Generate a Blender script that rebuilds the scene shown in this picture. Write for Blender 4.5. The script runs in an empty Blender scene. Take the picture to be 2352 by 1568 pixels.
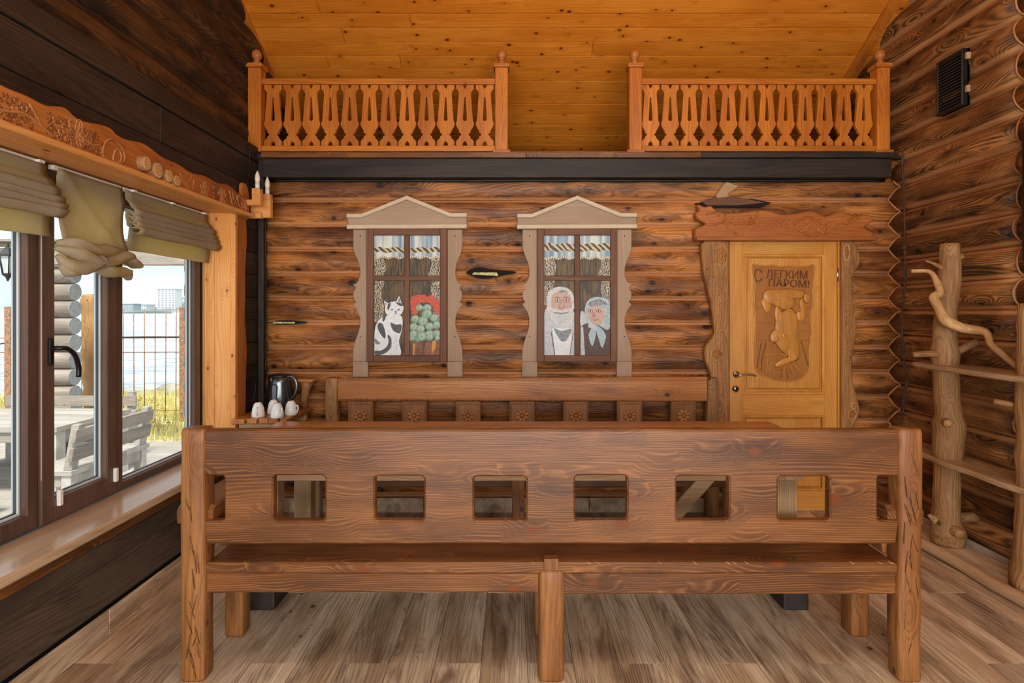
import bpy, bmesh, math, random
from mathutils import Vector, Matrix, noise
from mathutils.geometry import tessellate_polygon

# ------------------------------------------------------------------ scene, camera, sky, lights
S = bpy.context.scene
COL = S.collection
F = 1325.0                       # focal length in pixels of the 2352 wide frame
CX, CY, CH = 1176.0, 715.0, 1.46 # vanishing point and camera height
cam = bpy.data.cameras.new('camera'); camo = bpy.data.objects.new('camera', cam); COL.objects.link(camo)
cam.sensor_width = 36.0; cam.lens = 36.0 * F / 2352.0
cam.shift_y = -(784.0 - CY) / 2352.0
cam.clip_start = 0.05; cam.clip_end = 6000
camo.location = (0, 0, CH); camo.rotation_euler = (math.pi / 2, 0, 0)
S.camera = camo
S.view_settings.view_transform = 'Standard'; S.view_settings.look = 'None'
S.view_settings.gamma = 1.0; S.view_settings.use_curve_mapping = False
S.view_settings.exposure = 0.2

def srgb(r, g, b):
    def f(v):
        v /= 255.0
        return v / 12.92 if v <= 0.04045 else ((v + 0.055) / 1.055) ** 2.4
    return (f(r), f(g), f(b), 1.0)

W = bpy.data.worlds.new('sky'); S.world = W; W.use_nodes = True
wn = W.node_tree.nodes; wl = W.node_tree.links
bg = wn['Background']
tc = wn.new('ShaderNodeTexCoord'); mp = wn.new('ShaderNodeMapping'); mp.inputs['Scale'].default_value = (1.2, 1.2, 6.0)
nz = wn.new('ShaderNodeTexNoise'); nz.inputs['Scale'].default_value = 2.2; nz.inputs['Detail'].default_value = 7; nz.inputs['Roughness'].default_value = 0.55
cr = wn.new('ShaderNodeValToRGB')
cr.color_ramp.elements[0].position = 0.34; cr.color_ramp.elements[0].color = srgb(178, 196, 214)
cr.color_ramp.elements[1].position = 0.62; cr.color_ramp.elements[1].color = srgb(214, 220, 226)
wl.new(tc.outputs['Generated'], mp.inputs['Vector']); wl.new(mp.outputs['Vector'], nz.inputs['Vector'])
wl.new(nz.outputs['Fac'], cr.inputs['Fac']); wl.new(cr.outputs['Color'], bg.inputs['Color'])
bg.inputs['Strength'].default_value = 1.55

def area(name, loc, rot, sx, sy, power, col):
    l = bpy.data.lights.new(name, 'AREA'); l.shape = 'RECTANGLE'; l.size = sx; l.size_y = sy
    l.energy = power; l.color = col
    o = bpy.data.objects.new(name, l); COL.objects.link(o); o.location = loc; o.rotation_euler = rot
    return o
sun = bpy.data.lights.new('sun', 'SUN'); sun.energy = 4.6; sun.angle = math.radians(12); sun.color = (1.0, 0.93, 0.82)
suno = bpy.data.objects.new('sun', sun); COL.objects.link(suno)
suno.rotation_euler = Vector((-0.1, 0.5, -0.86)).to_track_quat('-Z', 'Y').to_euler()
# added area lights: soft key from behind the camera, warm fill overhead
area('rear_key_light', (0.45, -2.3, 1.2), (math.radians(90), 0, 0), 4.2, 2.2, 205, (1.0, 0.96, 0.9))  # stands for unseen glazing; the room is left open there
area('ceiling_fill_uplight', (0.55, 1.9, 3.15), (math.radians(150), 0, 0), 2.2, 0.5, 25, (1.0, 0.86, 0.66))  # no fixture here; added to brighten the upper part of the ceiling
area('overhead_fill_downlight', (0.55, 1.2, 3.1), (math.radians(20), 0, 0), 2.2, 0.8, 22, (1.0, 0.88, 0.72))  # no fixture here; added warm fill from above

# ------------------------------------------------------------------ node materials
MATS = {}
class NT:
    def __init__(s, name):
        s.m = bpy.data.materials.new(name); s.m.use_nodes = True
        s.n = s.m.node_tree.nodes; s.l = s.m.node_tree.links
        s.b = s.n['Principled BSDF']; s.out = s.n['Material Output']
        MATS[name] = s.m
    def node(s, t, **kw):
        n = s.n.new(t)
        for k, v in kw.items():
            if k.startswith('i_'):
                n.inputs[k[2:].replace('_', ' ')].default_value = v
            else: setattr(n, k, v)
        return n
    def link(s, a, b): s.l.new(a, b)
    def math(s, op, a, b=None, c=None):
        n = s.n.new('ShaderNodeMath'); n.operation = op
        for i, x in enumerate((a, b, c)):
            if x is None: continue
            if isinstance(x, (int, float)): n.inputs[i].default_value = x
            else: s.l.new(x, n.inputs[i])
        return n.outputs[0]
    def smooth(s, x, lo, hi, o0=0.0, o1=1.0):
        n = s.n.new('ShaderNodeMapRange'); n.interpolation_type = 'SMOOTHSTEP'
        n.inputs[1].default_value = lo; n.inputs[2].default_value = hi; n.inputs[3].default_value = o0; n.inputs[4].default_value = o1
        s.l.new(x, n.inputs[0]); return n.outputs[0]
    def mix(s, f, a, b, mode='MIX'):
        n = s.n.new('ShaderNodeMix'); n.data_type = 'RGBA'; n.blend_type = mode
        for i, x in ((0, f), (6, a), (7, b)):
            if isinstance(x, (int, float)): n.inputs[i].default_value = x
            elif isinstance(x, tuple): n.inputs[i].default_value = x
            else: s.l.new(x, n.inputs[i])
        return n.outputs[2]
    def vec(s, v, sc):
        n = s.n.new('ShaderNodeVectorMath'); n.operation = 'MULTIPLY'
        s.l.new(v, n.inputs[0]); n.inputs[1].default_value = sc; return n.outputs[0]
    def noise(s, v, scale=1.0, detail=3, rough=0.5):
        n = s.n.new('ShaderNodeTexNoise'); n.inputs['Scale'].default_value = scale
        n.inputs['Detail'].default_value = detail; n.inputs['Roughness'].default_value = rough
        s.l.new(v, n.inputs['Vector']); return n.outputs['Fac']

def plain(name, col, rough=0.5, metal=0.0, spec=0.5, var=0.0, vscale=20, bump=0.0, bscale=80, **kw):
    t = NT(name)
    t.b.inputs['Base Color'].default_value = col; t.b.inputs['Roughness'].default_value = rough
    t.b.inputs['Metallic'].default_value = metal; t.b.inputs['Specular IOR Level'].default_value = spec
    tcn = t.node('ShaderNodeTexCoord')
    if var:
        f = t.noise(tcn.outputs['Object'], vscale, 4)
        f = t.smooth(f, 0.3, 0.7)
        d = tuple(c * (1 - var) for c in col[:3]) + (1,)
        u = tuple(min(1, c * (1 + var)) for c in col[:3]) + (1,)
        t.link(t.mix(f, d, u), t.b.inputs['Base Color'])
    if bump:
        f = t.noise(tcn.outputs['Object'], bscale, 4)
        bn = t.node('ShaderNodeBump'); bn.inputs['Strength'].default_value = bump; bn.inputs['Distance'].default_value = 0.01
        t.link(f, bn.inputs['Height']); t.link(bn.outputs[0], t.b.inputs['Normal'])
    for k, v in kw.items(): t.b.inputs[k.replace('_', ' ')].default_value = v
    return t.m

def wood(name, dark, mid, light, axis='X', ring=80, warp=8.0, kwarp=4.0, line=0.5, linecol=None, lpow=2.0, knots=1.0, kr=0.02, ku=3.0, kv=6.0,
         knotcol=None, halo=0.3, burn=0.0, burncol=None, burnscale=2.2, edge=None, rough=0.5, bump=0.25, spec=0.4, vary=0.2, fiber=0.25, tone=(1.3, 7.0)):
    """pine: growth rings cut by the surface and bent around knots; grain runs along `axis` of the object"""
    t = NT(name)
    knotcol = knotcol or tuple(c * 0.3 for c in dark[:3]) + (1,)
    linecol = linecol or dark
    tcn = t.node('ShaderNodeTexCoord'); oi = t.node('ShaderNodeObjectInfo')
    sx = t.node('ShaderNodeSeparateXYZ'); t.link(tcn.outputs['Object'], sx.inputs[0])
    o = {'X': (0, 1, 2), 'Y': (1, 0, 2), 'Z': (2, 0, 1)}[axis]
    r1 = t.math('MULTIPLY', oi.outputs['Random'], 41.0)
    r2 = t.math('MULTIPLY', t.math('FRACT', t.math('MULTIPLY', oi.outputs['Random'], 17.3)), 23.0)
    cb = t.node('ShaderNodeCombineXYZ')
    t.link(t.math('ADD', sx.outputs[o[0]], r1), cb.inputs[0])
    t.link(t.math('ADD', sx.outputs[o[1]], r2), cb.inputs[1])
    t.link(t.math('ADD', sx.outputs[o[2]], r1), cb.inputs[2])
    v = cb.outputs[0]
    w1 = t.noise(t.vec(v, (0.6, 4.5, 4.5)), 1.0, 1, 0.5)
    w2 = t.noise(t.vec(v, (4.0, 26.0, 26.0)), 1.0, 1, 0.5)
    ph = t.math('MULTIPLY', t.math('ADD', sx.outputs[o[1]], sx.outputs[o[2]]), 0.8 * ring)
    ph = t.math('ADD', ph, t.math('MULTIPLY', w1, warp * 2.0))
    ph = t.math('ADD', ph, t.math('MULTIPLY', w2, 0.7))
    kmask = None
    if knots:
        vo = t.node('ShaderNodeTexVoronoi'); vo.inputs['Scale'].default_value = 1.0
        vs = t.vec(v, (ku, kv, kv)); t.link(vs, vo.inputs['Vector'])
        sb = t.node('ShaderNodeVectorMath'); sb.operation = 'SUBTRACT'; t.link(vs, sb.inputs[0]); t.link(vo.outputs['Position'], sb.inputs[1])
        def dist(sc):
            ln = t.node('ShaderNodeVectorMath'); ln.operation = 'LENGTH'; t.link(t.vec(sb.outputs[0], sc), ln.inputs[0]); return ln.outputs['Value']
        dk = dist((0.75 / ku, 1.0 / kv, 1.0 / kv)); df = dist((0.33 / ku, 1.0 / kv, 1.0 / kv))
        wv = t.math('ADD', dk, t.math('MULTIPLY', t.math('SUBTRACT', w2, 0.5), kr * 1.4))
        kmask = t.math('MULTIPLY', t.smooth(wv, kr * 0.4, kr * 1.1, 1.0, 0.0), knots)
        kfield = t.smooth(df, 0.0, kr * 3.0, 1.0, 0.0)
        ph = t.math('ADD', ph, t.math('MULTIPLY', kfield, kwarp))
    sn = t.math('ADD', t.math('MULTIPLY', t.math('SINE', t.math('MULTIPLY', ph, 6.2832)), 0.5), 0.5)
    sn = t.math('POWER', sn, lpow)
    fb = t.noise(t.vec(v, (4.0, 170.0, 170.0)), 1.0, 2, 0.6)
    tn = t.noise(t.vec(v, (tone[0], tone[1], tone[1])), 1.0, 4, 0.6)
    base = t.mix(t.smooth(tn, 0.34, 0.66), mid, light)
    lm = t.math('MULTIPLY', sn, t.math('MULTIPLY', t.smooth(w2, 0.25, 0.6, 0.35, 1.0), line))
    base = t.mix(lm, base, linecol)
    base = t.mix(t.math('MULTIPLY', t.smooth(fb, 0.42, 0.72), fiber), base, dark)
    if burn:
        bn_ = t.noise(t.vec(v, (burnscale, burnscale * 4.0, burnscale * 4.0)), 1.0, 5, 0.62)
        bm = t.math('MULTIPLY', t.smooth(bn_, 0.62 - 0.22 * burn, 0.80 - 0.2 * burn), min(1.0, 0.6 + burn * 0.4))
        bm = t.math('MULTIPLY', bm, t.math('ADD', 0.7, t.math('MULTIPLY', sn, 0.3)))
        base = t.mix(bm, base, burncol or knotcol)
    if kmask is not None:
        if halo: base = t.mix(t.math('MULTIPLY', t.smooth(df, 0.0, kr * 2.6, 1.0, 0.0), halo), base, dark)
        base = t.mix(kmask, base, knotcol)
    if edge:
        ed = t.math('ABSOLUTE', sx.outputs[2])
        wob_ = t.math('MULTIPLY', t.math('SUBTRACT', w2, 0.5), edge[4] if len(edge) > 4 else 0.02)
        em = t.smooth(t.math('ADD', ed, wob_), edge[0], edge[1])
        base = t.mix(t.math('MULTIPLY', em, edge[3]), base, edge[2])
    if vary:
        hs = t.node('ShaderNodeHueSaturation')
        t.link(t.math('ADD', 1.0 - vary / 2, t.math('MULTIPLY', t.math('FRACT', t.math('MULTIPLY', oi.outputs['Random'], 7.7)), vary)), hs.inputs['Value'])
        t.link(base, hs.inputs['Color']); base = hs.outputs[0]
    t.link(base, t.b.inputs['Base Color'])
    t.b.inputs['Roughness'].default_value = rough; t.b.inputs['Specular IOR Level'].default_value = spec
    if bump > 0.1:
        h = t.math('MULTIPLY', fb, 0.8)
        if bump > 0.4: h = t.math('SUBTRACT', h, t.math('MULTIPLY', sn, 0.5))
        bn = t.node('ShaderNodeBump'); bn.inputs['Strength'].default_value = bump; bn.inputs['Distance'].default_value = 0.004
        t.link(h, bn.inputs['Height']); t.link(bn.outputs[0], t.b.inputs['Normal'])
    return t.m

C = srgb
for ax in 'XYZ':
    wood('bench_' + ax, C(52, 29, 14), C(88, 51, 24), C(124, 76, 38), ax, ring=105, warp=11, kwarp=6, line=0.5, linecol=C(170, 114, 62), lpow=4, kr=.026, ku=6, kv=6, knotcol=C(108, 52, 18), halo=.35, burn=0.5, burncol=C(72, 42, 24), rough=0.38, fiber=0.4, bump=.2)
    wood('benchpost_' + ax, C(80, 45, 21), C(126, 77, 37), C(162, 108, 58), ax, ring=45, warp=6, line=0.45, lpow=3, kr=.016, ku=4, kv=8, knotcol=C(80, 40, 20), rough=0.5, burn=0.4, burncol=C(118, 72, 40), fiber=.4)
    wood('table_' + ax, C(108, 58, 24), C(166, 102, 46), C(196, 130, 64), ax, ring=70, warp=8, line=.45, lpow=3, kr=.02, rough=0.28, spec=0.5, burn=.3, burncol=C(92, 52, 28))
    wood('rawpine_' + ax, C(140, 100, 64), C(178, 142, 102), C(196, 162, 122), ax, ring=80, warp=7, line=0.45, lpow=2, kr=.014, ku=4, kv=8, knotcol=C(96, 58, 30), rough=0.6)
    wood('pine_' + ax, C(190, 112, 48), C(218, 150, 80), C(230, 168, 98), ax, ring=70, warp=7, line=0.4, kr=.011, ku=9, kv=10, knotcol=C(124, 62, 22), halo=.35, rough=0.4, fiber=0.15, bump=0.08)
    wood('balus_' + ax, C(130, 64, 14), C(176, 97, 27), C(200, 121, 40), ax, ring=60, warp=8, line=0.4, kr=.01, ku=3, kv=6, rough=0.42, fiber=0.25, bump=0.12)
    wood('carve_' + ax, C(116, 62, 24), C(160, 90, 37), C(186, 114, 52), ax, ring=60, warp=7, line=0.35, kr=.01, ku=2, kv=6, rough=0.45, bump=.15)
    wood('door_' + ax, C(166, 98, 36), C(202, 136, 58), C(216, 156, 76), ax, ring=75, warp=7, line=0.45, kr=.012, ku=2, kv=7, knotcol=C(112, 62, 20), rough=0.3, fiber=0.2, bump=0.08, spec=0.5)
    wood('charplank_' + ax, C(16, 12, 10), C(38, 29, 24), C(60, 46, 38), ax, ring=60, warp=9, line=0.55, lpow=2, kr=.02, ku=2, kv=5, knotcol=C(12, 9, 8), rough=0.55, vary=0.4, burn=.3, burncol=C(20, 15, 13))
    wood('platband_' + ax, C(140, 114, 92), C(166, 140, 116), C(178, 152, 128), ax, ring=70, warp=5, line=0.25, knots=0, rough=0.75, bump=0.08, vary=0.08, fiber=0.2)
    wood('sash_' + ax, C(72, 42, 26), C(108, 68, 46), C(128, 86, 62), ax, ring=80, warp=6, line=0.45, kr=.012, rough=0.6)
    wood('grey_' + ax, C(100, 90, 82), C(150, 138, 126), C(182, 170, 158), ax, ring=60, warp=7, line=0.4, kr=.02, ku=3, kv=5, knotcol=C(70, 60, 54), rough=0.8, vary=0.3)
    wood('bark_' + ax, C(104, 68, 36), C(152, 108, 64), C(184, 140, 92), ax, ring=45, warp=7, line=0.45, kr=.016, ku=4, kv=8, knotcol=C(78, 48, 28), rough=0.65, burn=0.4, burncol=C(112, 74, 46), bump=0.5, fiber=.4)
    wood('pvc_' + ax, C(50, 35, 29), C(80, 57, 46), C(102, 77, 63), ax, ring=90, warp=3, line=0.3, knots=0, rough=0.35, vary=0.05, bump=0.05)
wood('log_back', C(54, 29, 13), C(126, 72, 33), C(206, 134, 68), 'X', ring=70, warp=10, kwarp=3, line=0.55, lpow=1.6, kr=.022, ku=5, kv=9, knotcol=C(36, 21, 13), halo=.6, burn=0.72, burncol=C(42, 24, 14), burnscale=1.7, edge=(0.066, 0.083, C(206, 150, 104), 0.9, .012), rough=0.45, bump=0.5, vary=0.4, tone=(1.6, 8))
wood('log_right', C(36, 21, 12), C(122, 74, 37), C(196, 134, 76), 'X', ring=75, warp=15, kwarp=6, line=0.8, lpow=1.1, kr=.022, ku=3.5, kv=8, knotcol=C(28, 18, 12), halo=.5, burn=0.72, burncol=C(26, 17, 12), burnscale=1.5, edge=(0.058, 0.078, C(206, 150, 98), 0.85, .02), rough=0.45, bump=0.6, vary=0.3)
wood('log_dark', C(22, 14, 10), C(66, 40, 20), C(112, 70, 34), 'X', ring=70, warp=14, kwarp=6, line=0.7, lpow=1.3, kr=.022, ku=3.5, kv=8, knotcol=C(14, 10, 8), halo=.6, burn=0.75, burncol=C(20, 14, 11), edge=(0.074, 0.088, C(120, 78, 42), 0.5), rough=0.6, bump=0.6)
wood('ceiling_board', C(156, 80, 16), C(198, 114, 30), C(214, 132, 44), 'X', ring=55, warp=5, kwarp=1.5, line=0.3, kr=.0125, ku=11, kv=10.5, knotcol=C(96, 42, 10), halo=.35, rough=0.33, fiber=0.15, bump=0.08, vary=0.16)
wood('floor_tile', C(104, 76, 54), C(190, 158, 124), C(236, 210, 178), 'Y', ring=75, warp=9, kwarp=3, line=0.35, lpow=2.5, kr=.014, ku=2, kv=6, knotcol=C(90, 64, 46), halo=.25, burn=0.66, burncol=C(104, 76, 54), burnscale=1.5, rough=0.38, bump=0.1, vary=0.42, fiber=0.5, tone=(.9, 6))
wood('jamb_wood', C(104, 62, 28), C(156, 102, 50), C(184, 132, 76), 'Z', ring=45, warp=7, line=0.45, kr=.016, ku=4, kv=8, knotcol=C(78, 48, 28), rough=0.55, burn=0.4, burncol=C(104, 64, 32), bump=0.5, fiber=.4)
wood('sill_wood', C(164, 126, 92), C(196, 162, 128), C(212, 184, 152), 'Y', ring=60, warp=6, line=0.35, kr=.014, knotcol=C(110, 64, 34), rough=0.2, bump=0.03, spec=0.8)
wood('flower_wood', C(92, 58, 34), C(140, 92, 54), C(162, 112, 68), 'Z', ring=70, warp=6, line=.3, knots=0, rough=.45)
wood('flower_pale', C(124, 76, 42), C(168, 112, 66), C(188, 130, 80), 'Z', ring=70, warp=6, line=.3, knots=0, rough=.45)
wood('carve_dark', C(74, 38, 18), C(112, 62, 32), C(128, 74, 40), 'Y', ring=70, warp=6, line=.3, knots=0, rough=.6)
wood('char_low', C(34, 27, 22), C(70, 56, 46), C(98, 80, 66), 'Y', ring=60, warp=9, line=0.4, kr=.02, ku=2, kv=5, knotcol=C(24, 18, 14), rough=0.6, vary=0.3, burn=.4, burncol=C(36, 28, 24))
plain('grout', C(150, 132, 112), 0.9)
plain('dark_gap', C(16, 11, 8), 0.9)
plain('pale_trim', C(205, 186, 158), 0.7, var=0.06)
plain('cable_black', C(14, 13, 13), 0.5)
plain('black_plastic', C(20, 20, 21), 0.35)
plain('tv_black', C(6, 7, 9), 0.15)
plain('steel', C(120, 124, 128), 0.28, metal=1.0)
plain('kettle_dark', C(104, 112, 118), 0.25, metal=0.9)
plain('kettle_plastic', C(24, 26, 28), 0.35)
plain('chrome', C(200, 200, 200), 0.15, metal=1.0)
plain('handle_dark', C(30, 28, 30), 0.3, metal=0.4)
plain('white_ceramic', C(232, 232, 230), 0.2)
plain('white_plastic', C(225, 222, 216), 0.4)
plain('gasket', C(60, 62, 66), 0.5)
plain('bead_grey', C(196, 204, 208), 0.3)
plain('bulb', C(226, 218, 206), 0.25)
plain('rope', C(70, 46, 28), 0.8, var=0.4, vscale=60)
plain('rust', C(164, 122, 94), 0.85, var=0.35, vscale=30)
plain('insulation', C(196, 190, 130), 0.9, var=0.4, vscale=40)
plain('lantern_black', C(34, 36, 38), 0.5)
plain('lantern_glass', C(210, 216, 216), 0.15)
plain('glass_dark', C(30, 30, 32), 0.08)
plain('slice_face', C(206, 160, 106), 0.6, var=0.15, vscale=60)
plain('tile_light', C(186, 172, 150), 0.45, var=0.2, vscale=5)

def blindmat():
    t = NT('linen')
    tcn = t.node('ShaderNodeTexCoord')
    a = t.noise(t.vec(tcn.outputs['Object'], (30, 30, 700)), 1.0, 2)
    b = t.noise(t.vec(tcn.outputs['Object'], (700, 700, 30)), 1.0, 2)
    f = t.math('MULTIPLY', t.math('ADD', a, b), 0.5)
    col = t.mix(t.smooth(f, 0.35, 0.65), C(176, 164, 144), C(206, 196, 176))
    t.link(col, t.b.inputs['Base Color']); t.b.inputs['Roughness'].default_value = 0.9; t.b.inputs['Specular IOR Level'].default_value = 0.1
    tr = t.node('ShaderNodeBsdfTranslucent'); tr.inputs['Color'].default_value = C(222, 200, 112)
    mx = t.node('ShaderNodeMixShader'); mx.inputs[0].default_value = 0.58
    t.link(t.b.outputs[0], mx.inputs[1]); t.link(tr.outputs[0], mx.inputs[2]); t.link(mx.outputs[0], t.out.inputs['Surface'])
blindmat()
def glassmat():
    t = NT('pane_glass')
    t.n.remove(t.b)
    tr = t.node('ShaderNodeBsdfTransparent'); gl = t.node('ShaderNodeBsdfGlossy'); gl.inputs['Roughness'].default_value = 0.02
    tr.inputs['Color'].default_value = (0.97, 0.985, 0.98, 1)
    lw = t.node('ShaderNodeLayerWeight'); lw.inputs['Blend'].default_value = 0.5
    fr = t.node('ShaderNodeMath'); fr.operation = 'MULTIPLY_ADD'; fr.inputs[1].default_value = 0.25; fr.inputs[2].default_value = 0.02
    t.link(t.math('POWER', lw.outputs['Facing'], 5.0), fr.inputs[0])
    mx = t.node('ShaderNodeMixShader')
    t.link(fr.outputs[0], mx.inputs[0]); t.link(tr.outputs[0], mx.inputs[1]); t.link(gl.outputs[0], mx.inputs[2]); t.link(mx.outputs[0], t.out.inputs['Surface'])
glassmat()
def seamat():
    t = NT('sea_water')
    tcn = t.node('ShaderNodeTexCoord')
    f = t.noise(t.vec(tcn.outputs['Object'], (0.10, 0.30, 1)), 1.0, 6, 0.65)
    g = t.noise(t.vec(tcn.outputs['Object'], (0.9, 2.4, 1)), 1.0, 4, 0.6)
    col = t.mix(t.smooth(t.math('ADD', t.math('MULTIPLY', f, 0.5), t.math('MULTIPLY', g, 0.5)), 0.4, 0.6), C(140, 152, 166), C(214, 220, 226))
    t.link(col, t.b.inputs['Base Color']); t.b.inputs['Roughness'].default_value = 0.35
    bn = t.node('ShaderNodeBump'); bn.inputs['Strength'].default_value = 0.7; bn.inputs['Distance'].default_value = 0.4
    t.link(g, bn.inputs['Height']); t.link(bn.outputs[0], t.b.inputs['Normal'])
seamat()
plain('grass_ground', C(196, 182, 132), 0.95, var=0.4, vscale=3)
plain('grass_blade', C(206, 196, 122), 0.8, var=0.3, vscale=2)
plain('far_white', C(226, 226, 222), 0.8)
plain('far_grey', C(176, 184, 192), 0.8)
plain('far_window', C(150, 162, 174), 0.4)
plain('far_hill', C(128, 140, 142), 0.95, var=0.25, vscale=0.02)
plain('shore_sand', C(214, 206, 188), 0.95)

# ------------------------------------------------------------------ mesh helpers
def M(n): return MATS[n]
ROOT = {}
def mesh_of(bm, smooth=False):
    me = bpy.data.meshes.new('m')
    bmesh.ops.recalc_face_normals(bm, faces=bm.faces[:])
    if smooth:
        for f in bm.faces: f.smooth = True
    bm.to_mesh(me); bm.free(); return me
def add(name, me, mat, parent=None, loc=None, rot=None):
    o = bpy.data.objects.new(name, me); COL.objects.link(o)
    me.name = name
    if mat is not None:
        if not me.materials: me.materials.append(M(mat))
    if loc is not None: o.location = loc
    if rot is not None: o.rotation_euler = rot
    if parent is not None:
        o.parent = parent
        o.matrix_parent_inverse = ROOT.get(parent.name, Matrix.Identity(4)).inverted()
        # world matrix of this object, for its own children
    m = Matrix.Identity(4)
    if rot is not None:
        from mathutils import Euler
        m = Euler(rot).to_matrix().to_4x4()
    if loc is not None: m = Matrix.Translation(loc) @ m
    ROOT[o.name] = m
    return o
def thing(name, label, cat, loc, group=None):
    o = bpy.data.objects.new(name, None); COL.objects.link(o); o.location = loc; o.empty_display_size = 0.1
    ROOT[o.name] = Matrix.Translation(loc)
    return tag(o, label, cat, group)
def tag(o, label, cat, group=None):
    o['label'] = label; o['category'] = cat
    if group: o['group'] = group
    return o
def struct(o): o['kind'] = 'structure'; return o
def structroot(name, loc=(0, 0, 0)):
    o = bpy.data.objects.new(name, None); COL.objects.link(o); o.location = loc
    ROOT[o.name] = Matrix.Translation(loc); return struct(o)

PL = {'XZ': lambda a, b, d: (a, d, b),      # faces -Y, depth grows with Y
      'YZ': lambda a, b, d: (-d, a, b),     # faces +X: pass depth = -x of the face
      'ZY': lambda a, b, d: (d, a, b),      # faces -X
      'XY': lambda a, b, d: (a, b, -d)}     # faces up: pass depth = -z of the top
def area2(p): return 0.5 * sum(p[i][0] * p[(i + 1) % len(p)][1] - p[(i + 1) % len(p)][0] * p[i][1] for i in range(len(p)))
def offset(p, d):
    n = len(p); out = []
    for i in range(n):
        a = Vector(p[i - 1]); b = Vector(p[i]); c = Vector(p[(i + 1) % n])
        e1 = (b - a); e2 = (c - b)
        if e1.length < 1e-9 or e2.length < 1e-9: out.append(tuple(b)); continue
        e1.normalize(); e2.normalize()
        n1 = Vector((-e1.y, e1.x)); n2 = Vector((-e2.y, e2.x))
        m = n1 + n2
        if m.length < 1e-6: m = n1
        m.normalize(); k = max(0.5, m.dot(n1))
        q = b + m * (d / k); out.append((q.x, q.y))
    return out
def prism_bm(outline, holes=(), t=0.03, b=0.003, plane='XZ', d0=0.0, bm=None):
    bm = bm or bmesh.new(); f = PL[plane]
    loops = [list(outline) if area2(outline) > 0 else list(outline)[::-1]]
    for h in holes: loops.append(list(h) if area2(h) < 0 else list(h)[::-1])
    inner = [offset(l, b) for l in loops] if b else loops
    levels = [(inner, d0), (loops, d0 + b), (loops, d0 + t - b), (inner, d0 + t)] if b else [(loops, d0), (loops, d0 + t)]
    rows = []
    for lp, d in levels:
        rows.append([[bm.verts.new(f(x, y, d)) for x, y in l] for l in lp])
    for k in range(len(rows) - 1):
        for l0, l1 in zip(rows[k], rows[k + 1]):
            n = len(l0)
            for i in range(n):
                try: bm.faces.new((l0[i], l0[(i + 1) % n], l1[(i + 1) % n], l1[i]))
                except ValueError: pass
    for ri in (0, len(rows) - 1):
        tri = tessellate_polygon([[Vector((x, y, 0)) for x, y in l] for l in levels[ri][0]])
        flat = [v for l in rows[ri] for v in l]
        for a in tri:
            try: bm.faces.new([flat[i] for i in a])
            except ValueError: pass
    return bm
def prism(name, outline, mat, parent=None, holes=(), t=0.03, b=0.003, plane='XZ', d0=0.0, loc=None, rot=None):
    return add(name, mesh_of(prism_bm(outline, holes, t, b, plane, d0)), mat, parent, loc, rot)
def box_bm(x0, x1, y0, y1, z0, z1, b=0.004, bm=None):
    bm = bm or bmesh.new()
    r = bmesh.ops.create_cube(bm, size=1.0)
    for v in r['verts']:
        v.co = (x0 + (v.co.x + .5) * (x1 - x0), y0 + (v.co.y + .5) * (y1 - y0), z0 + (v.co.z + .5) * (z1 - z0))
    if b:
        es = list({e for v in r['verts'] for e in v.link_edges})
        bmesh.ops.bevel(bm, geom=es, offset=b, segments=2, profile=0.5, affect='EDGES')
    return bm
def box(name, x0, x1, y0, y1, z0, z1, mat, parent=None, b=0.004):
    return add(name, mesh_of(box_bm(x0, x1, y0, y1, z0, z1, b)), mat, parent)
def loft_bm(rings, bm=None, cap=True):
    bm = bm or bmesh.new()
    vs = [[bm.verts.new(p) for p in r] for r in rings]
    n = len(vs[0])
    for a, c in zip(vs, vs[1:]):
        for i in range(n): bm.faces.new((a[i], a[(i + 1) % n], c[(i + 1) % n], c[i]))
    if cap:
        bm.faces.new(vs[0][::-1]); bm.faces.new(vs[-1])
    return bm
def frames(pts):
    pts = [Vector(p) for p in pts]; out = []; up = None
    for i, p in enumerate(pts):
        t = (pts[min(i + 1, len(pts) - 1)] - pts[max(i - 1, 0)]).normalized()
        if up is None:
            up = Vector((0, 0, 1)) if abs(t.z) < 0.9 else Vector((0, 1, 0))
        s = t.cross(up).normalized(); up = s.cross(t).normalized()
        out.append((p, s, up))
    return out
def tube_bm(pts, rad, seg=8, bm=None, flat=1.0, jit=0.0, seed=0.0):
    if isinstance(rad, (int, float)): rad = [rad] * len(pts)
    rings = []
    for i, (p, s, u) in enumerate(frames(pts)):
        r = []
        for k in range(seg):
            a = 2 * math.pi * k / seg
            q = rad[i]
            if jit: q *= 1 + jit * noise.noise(Vector((p.x * 9 + math.cos(a) * 1.3 + seed, p.y * 9 + math.sin(a) * 1.3, p.z * 9)))
            r.append(p + s * math.cos(a) * q + u * math.sin(a) * q * flat)
        rings.append(r)
    return loft_bm(rings, bm)
def tube(name, pts, rad, mat, parent=None, seg=8, jit=0.0, seed=0.0, flat=1.0):
    return add(name, mesh_of(tube_bm(pts, rad, seg, None, flat, jit, seed), True), mat, parent)
def spline(pts, n=6, closed=False):
    P = [Vector(p) for p in pts]; m = len(P); out = []
    for i in range(m if closed else m - 1):
        p0 = P[(i - 1) % m] if closed or i > 0 else P[0] * 2 - P[1]
        p1 = P[i]; p2 = P[(i + 1) % m]
        p3 = P[(i + 2) % m] if closed or i + 2 < m else P[-1] * 2 - P[-2]
        for k in range(n):
            t = k / n
            out.append(0.5 * ((2 * p1) + (p2 - p0) * t + (2 * p0 - 5 * p1 + 4 * p2 - p3) * t * t + (3 * p1 - p0 - 3 * p2 + p3) * t ** 3))
    if not closed: out.append(P[-1])
    return out
def sp2(pts, n=5, closed=True): return [(v.x, v.y) for v in spline([(a, b, 0) for a, b in pts], n, closed)]
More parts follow.
